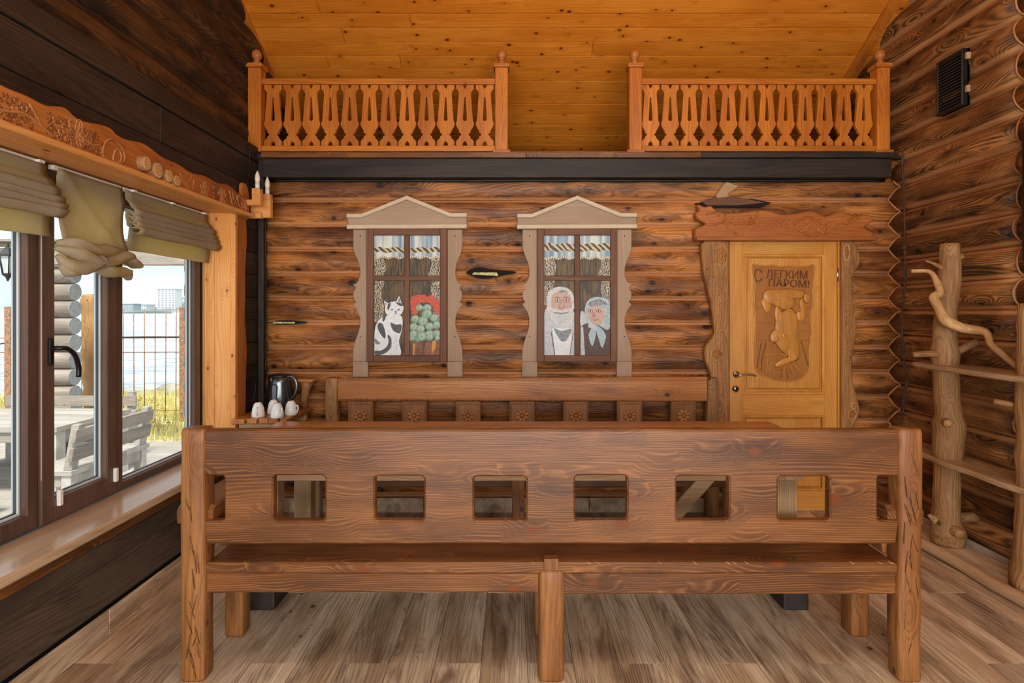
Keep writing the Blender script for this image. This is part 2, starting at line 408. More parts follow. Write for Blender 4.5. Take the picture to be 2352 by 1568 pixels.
def lathe_bm(prof, seg=20, c=(0, 0, 0), bm=None):
    rings = [[Vector((c[0] + r * math.cos(2 * math.pi * k / seg), c[1] + r * math.sin(2 * math.pi * k / seg), c[2] + z)) for k in range(seg)] for r, z in prof]
    return loft_bm(rings, bm)
def lathe(name, prof, mat, parent=None, seg=20, loc=(0, 0, 0), c=(0, 0, 0)):
    return add(name, mesh_of(lathe_bm(prof, seg, c), True), mat, parent, loc)
def hewn_bm(p0, p1, w, h, jit=0.004, seed=0.0, n=10, corner=0.18, axis=None, endround=0.012):
    """hand-hewn square timber from p0 to p1 (axis aligned), w and h across"""
    p0 = Vector(p0); p1 = Vector(p1); d = p1 - p0; L = d.length; d.normalize()
    if abs(d.z) > 0.7: s, u = Vector((1, 0, 0)), Vector((0, 1, 0))
    elif abs(d.x) > 0.7: s, u = Vector((0, 1, 0)), Vector((0, 0, 1))
    else: s, u = Vector((1, 0, 0)), Vector((0, 0, 1))
    r = corner * min(w, h); sec = []
    for sx, sy, a0 in ((1, 1, 0), (-1, 1, 90), (-1, -1, 180), (1, -1, 270)):
        for k in range(3):
            a = math.radians(a0 + 45 * k)
            sec.append((sx * (w / 2 - r) + r * math.cos(a), sy * (h / 2 - r) + r * math.sin(a)))
    ts = [0.0, endround] + [endround + (L - 2 * endround) * k / n for k in range(1, n)] + [L - endround, L]
    rings = []
    for i, t in enumerate(ts):
        k = 1.0 - (0.09 if i in (0, len(ts) - 1) else 0.0)
        ring = []
        for (a, b) in sec:
            q = p0 + d * t
            j = noise.noise(Vector((t * 4 + seed, a * 14, b * 14 + seed * 0.7))) * jit
            j2 = noise.noise(Vector((t * 2.2 + seed * 1.3, 3.1, seed))) * jit
            l = math.hypot(a, b)
            ring.append(q + s * (a * k + j * a / l + j2) + u * (b * k + j * b / l + j2 * 0.6))
        rings.append(ring)
    return loft_bm(rings)
def hewn(name, p0, p1, w, h, mat, parent=None, **kw):
    me = mesh_of(hewn_bm(p0, p1, w, h, **kw), True)
    o = add(name, me, mat, parent); return o
def px(x, y, D): return ((x - CX) * D / F, D, CH - (y - CY) * D / F)
def pxz(x, y, D): return ((x - CX) * D / F, CH - (y - CY) * D / F)
def rrect(x0, x1, z0, z1, r=0.012, n=3):
    o = []
    for cx, cz, a0 in ((x1 - r, z1 - r, 0), (x0 + r, z1 - r, 90), (x0 + r, z0 + r, 180), (x1 - r, z0 + r, 270)):
        for k in range(n + 1):
            a = math.radians(a0 + 90 * k / n); o.append((cx + r * math.cos(a), cz + r * math.sin(a)))
    return o
def rect(x0, x1, z0, z1): return [(x0, z0), (x1, z0), (x1, z1), (x0, z1)]
def copy_to(o, parent, loc):
    c = o.copy(); COL.objects.link(c); c.location = loc; c.parent = parent
    c.matrix_parent_inverse = ROOT.get(parent.name, Matrix.Identity(4)).inverted() if parent else Matrix.Identity(4)
    ROOT[c.name] = Matrix.Translation(loc); return c
R = random.Random(11)
# ------------------------------------------------------------------ the room
XL, XR, DB = -1.84, 2.84, 4.25     # window wall, log wall (groove), rear wall
PITCH = 0.18
# floor: wood-look tiles laid lengthways, joints recessed
floor = struct(box('floor', XL - 0.02, XR + 0.02, -2.5, 5.0, -0.12, -0.004, 'grout', None, 0))
TW = 0.191
tile_me = {}
def tile(x, y0, y1):
    L = y1 - y0
    k = round(L, 3)
    if k not in tile_me:
        tile_me[k] = mesh_of(box_bm(-TW / 2 + 0.0012, TW / 2 - 0.0012, -L / 2 + 0.0012, L / 2 - 0.0012, -0.006, 0.0, 0.0008))
    add('plank', tile_me[k], 'floor_tile', floor, (x, (y0 + y1) / 2, 0))
i = 0
x = -1.083 - TW * 3.5
while x < XR + TW:
    ph = 2.395 if (round((x - (-1.083 + TW / 2)) / TW) % 2 == 0) else 2.995
    y = ph - 1.2 * 2
    while y < DB:
        y1 = min(y + 1.2, DB + 0.02)
        if y1 - y > 0.03: tile(x, y, y1)
        y += 1.2
    x += TW

def log_me(L, pitch, bulge, seed, seg=None, back=0.03, jit=0.006):
    """half-round log along X, bulging to -Y, groove plane at y=0"""
    n = seg or max(4, int(L / 0.16)); rings = []
    h = pitch / 2 * 0.992
    Rr = (h * h + bulge * bulge) / (2 * bulge)
    for i in range(n + 1):
        xx = -L / 2 + L * i / n; ring = []
        for k in range(11):
            z = -h + 2 * h * k / 10
            bl = math.sqrt(max(0, Rr * Rr - z * z)) - (Rr - bulge)
            j = noise.noise(Vector((xx * 2.2 + seed, z * 6, seed * 0.37))) * jit * (1 if 0 < k < 10 else 0.0)
            j += noise.noise(Vector((xx * 7 + seed, z * 20, seed * 0.7))) * jit * 0.5 * (1 if 0 < k < 10 else 0)
            zz = z + noise.noise(Vector((xx * 1.4 + seed, 0, seed))) * 0.004
            ring.append(Vector((xx, -bl - j, zz)))
        ring.append(Vector((xx, back, h))); ring.append(Vector((xx, back, -h)))
        rings.append(ring)
    return mesh_of(loft_bm(rings), True)

wall_back = struct(prism('wall_back', [(XL - 0.2, 0.0), (1.58, 0.0), (1.58, 2.0), (2.42, 2.0), (2.42, 0.0), (XR + 0.2, 0.0), (XR + 0.2, 2.6), (XL - 0.2, 2.6)], 'dark_gap', None, (), 0.2, 0, 'XZ', DB + 0.028))
zj = 1.378
for k in range(-8, 7):
    zc = zj + PITCH * (k + 0.5)
    if zc < 0.02 or zc > 2.6: continue
    spans = [(XL, 1.575), (2.425, XR + 0.02)] if zc < 1.98 + 0.03 else [(XL, XR + 0.02)]
    for a, b in spans:
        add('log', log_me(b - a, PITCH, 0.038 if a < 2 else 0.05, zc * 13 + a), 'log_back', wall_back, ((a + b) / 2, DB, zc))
# gap slots between the logs with pale tow showing
for (x0, x1, y0, y1, ps) in ((625, 703, 736, 745, 0.5), (1072, 1186, 614, 640, 0.4)):
    a = pxz(x0, (y0 + y1) / 2, DB - .035); b = pxz(x1, (y0 + y1) / 2, DB - .035); hh = (y1 - y0) / 2 * DB / F
    if x0 < 700:
        out = sp2([(a[0], a[1]), (a[0] + .06, a[1] + hh), (a[0] + .15, a[1] + hh), (b[0], b[1]), (b[0] - .1, b[1] - hh), (a[0] + .03, a[1] - hh)], 4)
        ins = [(a[0] + .01, a[1] - hh * .5), (a[0] + .17, a[1] - hh * .5), (a[0] + .17, a[1] + hh * .3), (a[0] + .01, a[1] + hh * .4)]
    else:
        out = sp2([(a[0], a[1] + hh * .2), (a[0] + .08, a[1] + hh), (a[0] + .2, a[1] + hh * .6), (b[0], b[1] + hh * .2), (b[0] - .1, b[1] - hh * .4), (a[0] + .12, a[1] - hh), (a[0] + .03, a[1] - hh * .4)], 4)
        ins = [(a[0] + .04, a[1] - hh * .3), (a[0] + .23, a[1] - hh * .5), (a[0] + .22, a[1] + hh * .1), (a[0] + .05, a[1] + hh * .1)]
    g = prism('gap', out, 'dark_gap', wall_back, (), 0.05, 0, 'XZ', DB - 0.047)
    prism('tow', ins, 'insulation', g, (), 0.01, 0.001, 'XZ', DB - 0.0485)
# joist face under the loft and its top strip
tb = structroot('trim_1', (0, DB - 0.12, 2.42))
box('beam_face', XL + 0.05, XR - 0.12, DB - 0.12, DB + 0.02, 2.42, 2.555, 'charplank_X', tb)
xs = [XL + 0.05, 0.1, 1.35, XR - 0.12]
for a, b in zip(xs, xs[1:]): box('beam_cap', a + .001, b - .001, DB - 0.14, DB + 0.05, 2.557, 2.595, 'charplank_X' if a > 1 else 'bench_X', tb, 0.003)
loft = struct(box('floor_loft', XL - 0.25, XR + 0.2, DB - 0.1, 6.1, 2.56, 2.593, 'charplank_X', None, 0))
# caulk line of tarred tow under the joist
tube('caulk', [(XL + .05 + i * .1, DB - 0.05 + 0.006 * noise.noise(Vector((i * .9, 0, 0))), 2.412 + 0.004 * noise.noise(Vector((i * 1.7, 5, 0)))) for i in range(46)], 0.012, 'cable_black', tb, 6, 0.5)

# wall of round logs on the right
wall_right = struct(box('wall_right', XR + 0.028, XR + 0.2, -2.5, 6.1, 0.0, 5.6, 'dark_gap', None, 0))
k = 0
for k in range(-8, 22):
    zc = zj + PITCH * k
    if zc < 0.0: continue
    y1 = DB + 0.01 if zc < 2.52 else 6.0
    for (a, b) in ((0.6, 3.168), (3.176, y1)):
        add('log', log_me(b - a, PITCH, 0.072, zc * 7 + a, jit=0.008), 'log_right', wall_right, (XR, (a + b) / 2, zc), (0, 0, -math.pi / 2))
# pale scribed edge where the two log walls meet in a zigzag
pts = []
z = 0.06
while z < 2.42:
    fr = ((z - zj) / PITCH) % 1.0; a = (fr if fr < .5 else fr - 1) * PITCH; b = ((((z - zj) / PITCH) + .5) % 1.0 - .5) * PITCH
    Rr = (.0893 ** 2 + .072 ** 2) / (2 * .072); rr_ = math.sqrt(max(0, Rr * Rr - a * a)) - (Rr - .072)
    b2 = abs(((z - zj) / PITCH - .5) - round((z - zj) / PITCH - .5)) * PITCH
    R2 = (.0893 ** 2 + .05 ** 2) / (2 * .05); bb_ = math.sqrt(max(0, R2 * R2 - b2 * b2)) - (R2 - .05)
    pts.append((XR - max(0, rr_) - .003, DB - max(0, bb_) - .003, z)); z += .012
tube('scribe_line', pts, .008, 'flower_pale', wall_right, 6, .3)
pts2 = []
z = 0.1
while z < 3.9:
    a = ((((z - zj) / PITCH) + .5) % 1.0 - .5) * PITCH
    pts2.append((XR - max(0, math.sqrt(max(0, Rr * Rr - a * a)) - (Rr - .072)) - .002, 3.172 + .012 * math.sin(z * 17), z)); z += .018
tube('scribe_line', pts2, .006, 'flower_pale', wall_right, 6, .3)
# where the log wall turns into a cross wall just at the picture's right edge
# left upper log wall
wall_left = structroot('wall_left', (XL, 3.0, 0))
box('backing', XL - 0.30, XL - 0.14, -2.5, 6.1, 2.6, 5.6, 'dark_gap', wall_left, 0)
box('backing', XL - 0.36, XL - 0.02, -2.5, DB + .1, 2.12, 2.62, 'dark_gap', wall_left, 0)
box('backing', XL - 0.36, XL - 0.02, -2.5, DB + .1, 0.0, 0.49, 'dark_gap', wall_left, 0)
box('backing', XL - 0.25, XL - 0.02, 3.80, DB + .1, 0.4, 2.2, 'dark_gap', wall_left, 0)
for k in range(0, 14):
    zc = 2.74 + PITCH * k
    add('log', log_me(5.2, PITCH, 0.06, zc * 5, jit=0.008), 'log_dark', wall_left, (XL - 0.115, 3.4, zc), (0, 0, math.pi / 2))
# dark flat boards over the window
def lboard(y0, y1, z0, z1, x=XL, mat='charplank_Y', t=0.02, parent=None):
    return prism('board', rect(y0 + .001, y1 - .001, z0 + .0015, z1 - .0015), mat, parent or wall_left, (), t, 0.003, 'YZ', -x)
lboard(0.5, DB - .03, 2.13, 2.345); lboard(0.5, 3.02, 2.345, 2.535); lboard(3.02, DB - .03, 2.345, 2.535); lboard(0.5, DB, 2.535, 2.64, XL + 0.012)
# boards between window casing and rear corner
z = 0.12
while z < 2.13:
    z1 = min(z + 0.16, 2.13); lboard(3.84, DB - 0.03, z, z1); z += 0.16
# boards under the sill
lboard(0.5, 3.84, 0.425, 0.5, XL + .014, 'bench_Y'); lboard(0.5, 3.84, 0.315, 0.425, XL + .004, 'char_low'); lboard(0.5, 3.84, 0.12, 0.315, XL - .002, 'char_low')
# tile baseboards
bb = structroot('baseboard_left', (XL, 3, 0))
for y in (0.2, 1.4, 2.6, 3.8):
    prism('tile', rect(y + .002, min(y + 1.198, DB - .05), 0.0, 0.115), 'floor_tile', bb, (), 0.012, 0.002, 'YZ', -(XL + .024))
bb = structroot('baseboard_back', (0, DB, 0))
for x in (-1.84, -0.64, 0.56):
    prism('tile', rect(x + .002, min(x + 1.198, 1.5), 0.0, 0.105), 'floor_tile', bb, (), 0.012, 0.002, 'XZ', DB - .062)
bb = structroot('baseboard_right', (XR, 3, 0))
for y in (0.8, 2.0, 3.2):
    prism('tile', rect(y + .002, min(y + 1.198, DB - .05), 0.0, 0.085), 'tile_light', bb, (), 0.012, 0.002, 'ZY', XR - .088)
# corner post and cable duct by the rear left corner
struct(box('trim_2', XL + 0.004, XL + 0.045, DB - 0.085, DB - 0.02, 0.1, 2.6, 'charplank_Z', None))

# sloping pine ceiling
SL = math.atan(0.57)
def cz(D): return 3.33 - 0.57 * (D - 4.63)
ceil = struct(add('ceiling', mesh_of(loft_bm([[Vector((x, 6.05, cz(6.05) + .03)), Vector((x, 6.05, cz(6.05) + .16)), Vector((x, 1.6, cz(1.6) + .16)), Vector((x, 1.6, cz(1.6) + .03))] for x in (XL - .15, XR + .05)])), 'dark_gap'))
struct(add('ceiling_near', mesh_of(loft_bm([[Vector((x, 1.6, cz(1.6) + .0)), Vector((x, 1.6, cz(1.6) + .16)), Vector((x, -2.5, 3.2)), Vector((x, -2.5, 3.05))] for x in (XL - .15, XR + .05)])), 'ceiling_board'))
BW = 0.115; cs, sn_ = math.cos(SL), math.sin(SL)
s = 0.0; row = 0; cme = {}
L_tot = (6.0 - 2.6) / cs
while s < L_tot:
    D = 6.0 - s * cs
    cuts = [XL - .12] + sorted(R.uniform(-1.5, 2.5) for _ in range(1 if row % 3 else 2)) + [XR]
    cuts = [c for i, c in enumerate(cuts) if i == 0 or c - cuts[i - 1] > .25 or i == len(cuts) - 1]
    for a, b in zip(cuts, cuts[1:]):
        bm = box_bm(-(b - a) / 2 + .0008, (b - a) / 2 - .0008, -BW / 2 + .002, BW / 2 - .002, 0.0, 0.02, 0.004)
        add('board', mesh_of(bm), 'ceiling_board', ceil, ((a + b) / 2, D, cz(D)), (-SL, 0, 0))
    s += BW; row += 1
# edge laths along the slope
for nm, x0, x1 in (('trim_3', XL - .115, XL - .055), ('trim_4', XR - .185, XR - .11)):
    struct(add(nm, mesh_of(loft_bm([[Vector((x, 5.6, cz(5.6) - .03)), Vector((x, 5.6, cz(5.6) + .01)), Vector((x, 2.6, cz(2.6) + .01)), Vector((x, 2.6, cz(2.6) - .03))] for x in (x0, x1)])), 'balus_Y'))

# ------------------------------------------------------------------ window on the left
XW = -2.06   # room-side face of the window frame is at XW+0.03
win = structroot('window_1', (XW, 2.6, 0.53))
ZB, ZT = 0.53, 2.10
def wprism(name, y0, y1, z0, z1, mat, parent, x, t=0.06, b=0.005): return prism(name, rect(y0, y1, z0, z1), mat, parent, (), t, b, 'YZ', -x)
def sash(y0, y1, zlow, wide, name='sash', fx=0.0):
    fr = prism(name, rect(y0, y1, ZB + .01, ZT), 'pvc_Z', win, [rect(y0 + wide, y1 - wide, zlow, ZT - .09)], 0.07, 0.006, 'YZ', -(XW + .04 + fx))
    gy0, gy1, gz0, gz1 = y0 + wide, y1 - wide, zlow, ZT - .09
    prism('glazing_bead', rect(gy0 - .001, gy1 + .001, gz0 - .001, gz1 + .001), 'bead_grey', fr, [rect(gy0 + .012, gy1 - .012, gz0 + .012, gz1 - .012)], 0.03, 0.003, 'YZ', -(XW + .012 + fx))
    prism('gasket', rect(gy0 + .011, gy1 - .011, gz0 + .011, gz1 - .011), 'gasket', fr, [rect(gy0 + .016, gy1 - .016, gz0 + .016, gz1 - .016)], 0.012, 0.001, 'YZ', -(XW + .006 + fx))
    prism('pane', rect(gy0 + .012, gy1 - .012, gz0 + .012, gz1 - .012), 'pane_glass', fr, (), 0.004, 0, 'YZ', -(XW - .002 + fx))
    return fr
s1 = sash(0.9, 1.72, 0.61, 0.06); s2 = sash(1.72, 2.462, 0.61, 0.06)
s3 = sash(2.462, 2.935, 0.635, 0.075, fx=0.012)
s4 = sash(2.935, 3.74, 0.575, 0.062)
# hinges and handle
for (yy, zz) in ((2.545, 0.60), (2.905, 0.60), (2.905, 1.95)):
    prism('hinge', rrect(yy, yy + .022, zz, zz + .07, .006), 'white_plastic', win, (), 0.018, 0.003, 'YZ', -(XW + .066))
h = prism('handle', rrect(2.492, 2.516, 1.225, 1.345, .008), 'handle_dark', win, (), 0.012, 0.003, 'YZ', -(XW + .064))
tube('lever', spline([(XW + .06, 2.504, 1.30), (XW + .095, 2.504, 1.30), (XW + .108, 2.53, 1.297), (XW + .108, 2.575, 1.265), (XW + .106, 2.6, 1.21), (XW + .104, 2.603, 1.165)], 5), 0.011, 'handle_dark', h, 8)
# pine-lined reveal: sill, soffit, right jamb
sill = structroot('trim_5', (-1.9, 2.4, .49))
prism('sill_board', [(XW + .03, 0.5), (XL + .065, 0.5), (XL + .065, 3.78), (XW + .03, 3.78)], 'sill_wood', sill, (), 0.042, 0.008, 'XY', -0.532)
so = structroot('trim_6', (-1.9, 2.4, 2.1))
for x0, x1 in ((XW + .0, XW + .09), (XW + .09, XW + .18), (XW + .18, XL + .05)):
    prism('board', [(x0 + .001, 0.5), (x1 - .001, 0.5), (x1 - .001, 3.86), (x0 + .001, 3.86)], 'pine_Y', so, (), 0.02, 0.002, 'XY', -(2.125))
jb = structroot('trim_7', (-1.9, 3.79, .5))
for x0, x1 in ((-2.03, -2.01), (-2.01, -1.95), (-1.95, -1.845), (-1.845, -1.81)):
    prism('board', rect(x0 + .0008, x1 - .0008, .532, 2.105), 'pine_Z', jb, (), 0.02, 0.002, 'XZ', 3.78 - (.004 if x0 > -1.9 else 0))
cas = [(3.80, .3), (3.80, 2.13), (3.905, 2.13)]
edge = [(3.925 + 0.012 * math.sin(zz * 7) + 0.006 * math.sin(zz * 17), zz) for zz in [2.1 - i * .09 for i in range(21)]]
prism('casing', cas + edge, 'carve_Z', jb, (), 0.028, 0.005, 'YZ', -(XL + .03))
# ------------------------------------------------------------------ bench in the foreground, seen from behind
DBN = 2.268   # distance of the bench's rear face
def bx(x): return (x - CX) * DBN / F
def bz(y): return CH - (y - CY) * DBN / F
bn = thing('bench', 'long brown pine bench in the foreground with square holes cut through its back', 'bench', (0.15, DBN + .2, 0))
for x0, x1, sd in ((411, 468, 1.0), (2068, 2120, 7.0)):
    xc = (bx(x0) + bx(x1)) / 2
    hewn('post', (xc, DBN + .045, 0), (xc, DBN + .045, bz(986)), bx(x1) - bx(x0), .088, 'benchpost_Z', bn, jit=.006, seed=sd, n=16)
xc = bx(1267); hewn('post', (xc, DBN + .045, 0), (xc, DBN + .045, bz(1313)), bx(1296) - bx(1238), .085, 'benchpost_Z', bn, jit=.004, seed=3.0)
# back panel with rounded square holes and open notches at both ends
xl, xr = bx(462), bx(2071)
top, bot, hz1, hz0 = bz(988), bz(1252), bz(1094), bz(1199)
def notch(xe, xi, s):
    r = .012
    return [(xe, hz1), (xi - s * r, hz1), (xi - s * r * .3, hz1 - r * .3), (xi, hz1 - r), (xi, hz0 + r), (xi - s * r * .3, hz0 + r * .3), (xi - s * r, hz0), (xe, hz0)]
pan = [(xl, top), (xl, hz1)] + notch(xl, bx(511), 1)[1:-1] + [(xl, hz0), (xl + .012, bot), (xr - .012, bot), (xr, hz0)] + notch(xr, bx(2021), -1)[1:-1][::-1] + [(xr, hz1), (xr, top)]
holes = [rrect(bx(a), bx(b), hz0 + .001 * (i % 2), hz1 - .002 * (i % 3), .014) for i, (a, b) in enumerate(((624, 744), (859, 973), (1088, 1209), (1322, 1442), (1556, 1678), (1791, 1911)))]
def wavy_top(p):
    out = []
    for a, b in zip(p, p[1:] + p[:1]):
        out.append(a)
        if abs(a[1] - top) < 1e-6 and abs(b[1] - top) < 1e-6:
            n = 40
            for k in range(1, n):
                xx = a[0] + (b[0] - a[0]) * k / n
                out.append((xx, top + .003 * noise.noise(Vector((xx * 6, 0, 0)))))
    return out
prism('back_panel', wavy_top(pan), 'bench_X', bn, holes, .046, .007, 'XZ', DBN + .012)
# seat, apron, front legs, armrests
prism('seat', [(bx(468), DBN + .015), (bx(2066), DBN + .015), (bx(2066), DBN + .475), (bx(468), DBN + .475)], 'bench_X', bn, (), .043, .006, 'XY', -bz(1296))
box('seat_notch_plug', bx(1250), bx(1283), DBN + .006, DBN + .05, bz(1312), bz(1285), 'benchpost_Z', bn, .002)
prism('apron', rect(bx(466), bx(1240), bz(1367), bz(1320)), 'bench_X', bn, (), .05, .006, 'XZ', DBN + .02)
prism('apron', rect(bx(1294), bx(2068), bz(1371), bz(1319)), 'bench_X', bn, (), .05, .006, 'XZ', DBN + .02)
DF = 2.58
prism('front_apron', rect(bx(468) + .05, bx(2066) - .05, .34, .435), 'bench_X', bn, (), .045, .005, 'XZ', DF + .02)
for xa, xb in ((513, 556), (1956, 1999), (1228, 1262)):
    X0, X1 = (xa - CX) * DF / F, (xb - CX) * DF / F
    hewn('leg', ((X0 + X1) / 2, DF + .05, 0), ((X0 + X1) / 2, DF + .05, .65 if xa != 1228 else .435), X1 - X0, .095, 'benchpost_Z', bn, jit=.004, seed=xa * .1)
for s, xo in ((-1, bx(411)), (1, bx(2120))):
    xa, xb = xo - s * .115, xo + s * .03
    y0, y1 = DBN + .03, DF + .16
    out = [(y0, .615), (y0 - .0, .665), (y0 + .02, .685), (y1 - .02, .685), (y1, .665), (y1, .63), (y1 - .02, .615)]
    bm = prism_bm(out, (), abs(xb - xa), .008, 'YZ', -max(xa, xb))
    add('armrest', mesh_of(bm), 'bench_Y', bn)
    # curved bracket between armrest and seat
    br = sp2([(y0 + .06, .61), (y0 + .09, .56), (y0 + .15, .50), (y0 + .24, .477)], 5, False)
    out = [(y0 + .02, .615), (y0 + .02, .477), (y0 + .25, .477)] + [(a, b) for a, b in br[::-1]]
    prism('arm_bracket', [(y0 + .055, .477), (y0 + .25, .477)] + br[::-1][1:] + [(y0 + .055, .61)], 'benchpost_Y', bn, (), .045, .004, 'YZ', -(xo - s * .06))
# chisel scratches on the posts
rr = random.Random(2)
for x0, x1 in ((416, 462), (2072, 2114)):
    for k in range(16):
        xx = rr.uniform(x0 + 6, x1 - 8); yy = rr.uniform(1040, 1500); dx = rr.uniform(4, 16) * rr.choice((1, 1, -1)); dy = rr.uniform(20, 60)
        xe = min(max(xx + dx, x0 + 4), x1 - 4)
        tube('chisel_mark', [(bx(xx), DBN - .0005, bz(yy)), (bx((xx + xe) / 2), DBN - .0015, bz(yy + dy / 2)), (bx(xe), DBN - .0005, bz(yy + dy))], [.0012, .0026, .0012], 'bench_Z', bn, 5)
# small chisel nicks on the seat's rear edge
for xx in (1222, 1350, 1372, 1515, 1596, 1672, 1688, 1716, 1960, 2024, 2050):
    tube('nick', [(bx(xx), DBN + .028, bz(1296) + .001), (bx(xx + 6), DBN + .012, bz(1298))], .0016, 'rawpine_X', bn, 5)

# ------------------------------------------------------------------ table
TT = 0.77
def tx(x): return None
tb_ = thing('table', 'long dining table of varnished pine planks between the two benches', 'table', (.075, 3.2, 0))
TX0, TX1, TY0, TY1 = -1.465, 1.615, 2.78, 3.63
n = 5; w = (TY1 - TY0) / n
for k in range(n):
    ya, yb = TY0 + w * k, TY0 + w * (k + 1)
    prism('plank', rrect(TX0 + R.uniform(0, .006), TX1 - R.uniform(0, .006), ya + .0012, yb - .0012, .006), 'table_X', tb_, (), .045, .005, 'XY', -TT)
box('apron', TX0 + .2, TX1 - .22, TY0 + .06, TY0 + .095, .625, TT - .046, 'rawpine_X', tb_)
box('apron', TX0 + .2, TX1 - .22, TY1 - .11, TY1 - .075, .625, TT - .046, 'rawpine_X', tb_)
for xc in (-1.222, 1.388):
    box('foot', xc - .062, xc + .062, 2.815, 3.58, 0, .10, 'charplank_Y', tb_, .008)
    box('cross_bearer', xc - .045, xc + .045, TY0 + .05, TY1 - .05, .63, TT - .046, 'rawpine_Y', tb_)
    for yy in (2.94, 3.42):
        box('leg', xc - .055, xc + .045, yy - .045, yy + .045, .10, .63, 'rawpine_Z', tb_, .005)
box('leg', -.0, .075, 3.42, 3.49, 0, TT - .046, 'benchpost_Z', tb_)
box('stretcher', -1.19, 1.36, 3.16, 3.21, .08, .16, 'charplank_X', tb_)
for sgn, xa in ((1, 1.33),):
    p = [(xa, .725), (xa - sgn * .1, .725), (xa - sgn * .62, .16), (xa - sgn * .5, .16)]
    prism('brace', p, 'rawpine_X', tb_, (), .055, .004, 'XZ', 3.235 if sgn > 0 else 3.5)

# ------------------------------------------------------------------ rear bench against the log wall
DR = 4.10
def rx(x): return (x - CX) * DR / F
def rz(y): return CH - (y - CY) * DR / F
rb = thing('bench', 'bench against the log wall with carved flower blocks under its top rail', 'bench', (rx(1200), DR - .2, 0))
for x0, x1, sd in ((749, 776, 2.0), (1624, 1651, 9.0)):
    xc = (rx(x0) + rx(x1)) / 2
    hewn('post', (xc, DR + .03, 0), (xc, DR + .03, rz(868)), .085, .09, 'bark_Z', rb, jit=.01, seed=sd, n=20)
XA, XB = rx(774), rx(1626)
n = 60
rail = [(XA, rz(918)), (XB, rz(922)), (XB, rz(866))] + [(XB + (XA - XB) * k / n, rz(866 + 4 * k / n) + .0025 * noise.noise(Vector((k * .6, 0, 3)))) for k in range(1, n)] + [(XA, rz(870))]
tr_ = prism('top_rail', rail, 'table_X', rb, (), .05, .006, 'XZ', DR + .005)
# gouged scale bands along both edges of the rail
for z0, cnt in ((rz(872), 0), (rz(917), 1)):
    bm = bmesh.new(); kk = 0; xx = XA + .012
    while xx < XB - .01:
        for j in range(2):
            r = bmesh.ops.create_icosphere(bm, subdivisions=1, radius=.0075)
            for v in r['verts']:
                v.co = Vector((v.co.x + xx + j * .008, v.co.y * .45 + DR + .0055, v.co.z * .8 + z0 - .006 + j * .011))
        xx += .016
    o = add('scale_band', mesh_of(bm, True), 'flower_pale', tr_); o['kind'] = 'stuff'
prism('low_rail', rect(XA, XB, .56, .68), 'bench_X', rb, (), .05, .005, 'XZ', DR + .005)
bw = rx(856) - rx(798)
for xs in (798, 922, 1046, 1170, 1294, 1418, 1542):
    x0 = rx(xs)
    blk = prism('flower_block', rect(x0, x0 + bw, rz(990), rz(922)), 'flower_wood', rb, (), .045, .004, 'XZ', DR + .008)
    m = .018
    prism('border', rect(x0 + .006, x0 + bw - .006, rz(988), rz(924)), 'flower_wood', blk, [rect(x0 + m, x0 + bw - m, rz(988) + .012, rz(924) - .012)], .012, .003, 'XZ', DR + .0)
    xc, zc = x0 + bw / 2, rz(955)
    bm = bmesh.new()
    for a in range(8):
        an = math.radians(22.5 + 45 * a)
        r = bmesh.ops.create_icosphere(bm, subdivisions=2, radius=1)
        for v in r['verts']:
            u, d, w_ = v.co.x * .019 + .031, v.co.y * .012, v.co.z * .0125
            v.co = Vector((xc + u * math.cos(an) - w_ * math.sin(an), DR + .004 + d, zc + u * math.sin(an) + w_ * math.cos(an)))
    add('flower_petals', mesh_of(bm, True), 'flower_pale', blk)
    bm = bmesh.new(); r = bmesh.ops.create_icosphere(bm, subdivisions=2, radius=1)
    for v in r['verts']: v.co = Vector((xc + v.co.x * .014, DR + .002 + v.co.y * .014, zc + v.co.z * .014))
    add('flower_eye', mesh_of(bm, True), 'table_Z', blk)
prism('seat', [(rx(760), DR - .42), (rx(1640), DR - .42), (rx(1640), DR), (rx(760), DR)], 'bench_X', rb, (), .045, .006, 'XY', -.46)
prism('apron', rect(rx(776), rx(1624), .32, .413), 'bench_X', rb, (), .04, .005, 'XZ', DR - .36)
for xx in (rx(762), rx(1636)):
    hewn('leg', (xx, DR - .33, 0), (xx, DR - .33, .62), .075, .085, 'rawpine_Z', rb, jit=.004, seed=xx)
    prism('armrest', [(DR - .42, .62), (DR + .0, .62), (DR + .0, .665), (DR - .42, .665)], 'bench_Y', rb, (), .11, .01, 'YZ', -(xx + .055))

# ------------------------------------------------------------------ loft balustrades
DL = 4.20
def lx(x): return (x - CX) * DL / F
def lz(y): return CH - (y - CY) * DL / F
# baluster: board with a sawn outline, traced from the photo (width 44 px, height 143 px)
bs = DL / F
half = [(20, 0), (20.5, 12), (17, 17), (13, 20), (13, 24), (9, 26), (9, 30), (13, 32), (13, 36), (18, 44), (20.5, 50), (20.5, 56), (18.5, 59), (14, 120), (15, 126), (20.5, 133), (20.5, 143)]
out = [(a * bs, b * bs) for a, b in half] + [(5 * bs, 143 * bs), (0.6 * bs, 133 * bs), (-0.6 * bs, 133 * bs), (-5 * bs, 143 * bs)] + [(-a * bs, b * bs) for a, b in half[::-1]] + [(-5.5 * bs, 0), (-4.5 * bs, 8 * bs), (0, 13 * bs), (4.5 * bs, 8 * bs), (5.5 * bs, 0)]
slot = [(1.2 * bs, 113 * bs), (-1.2 * bs, 113 * bs), (-4 * bs, 70 * bs), (-4.2 * bs, 63 * bs), (-2.5 * bs, 59.5 * bs), (2.5 * bs, 59.5 * bs), (4.2 * bs, 63 * bs), (4 * bs, 70 * bs)]
bal_me = mesh_of(prism_bm(out, [slot], .028, .0022, 'XZ', -.014)); bal_me.materials.append(M('balus_Z'))
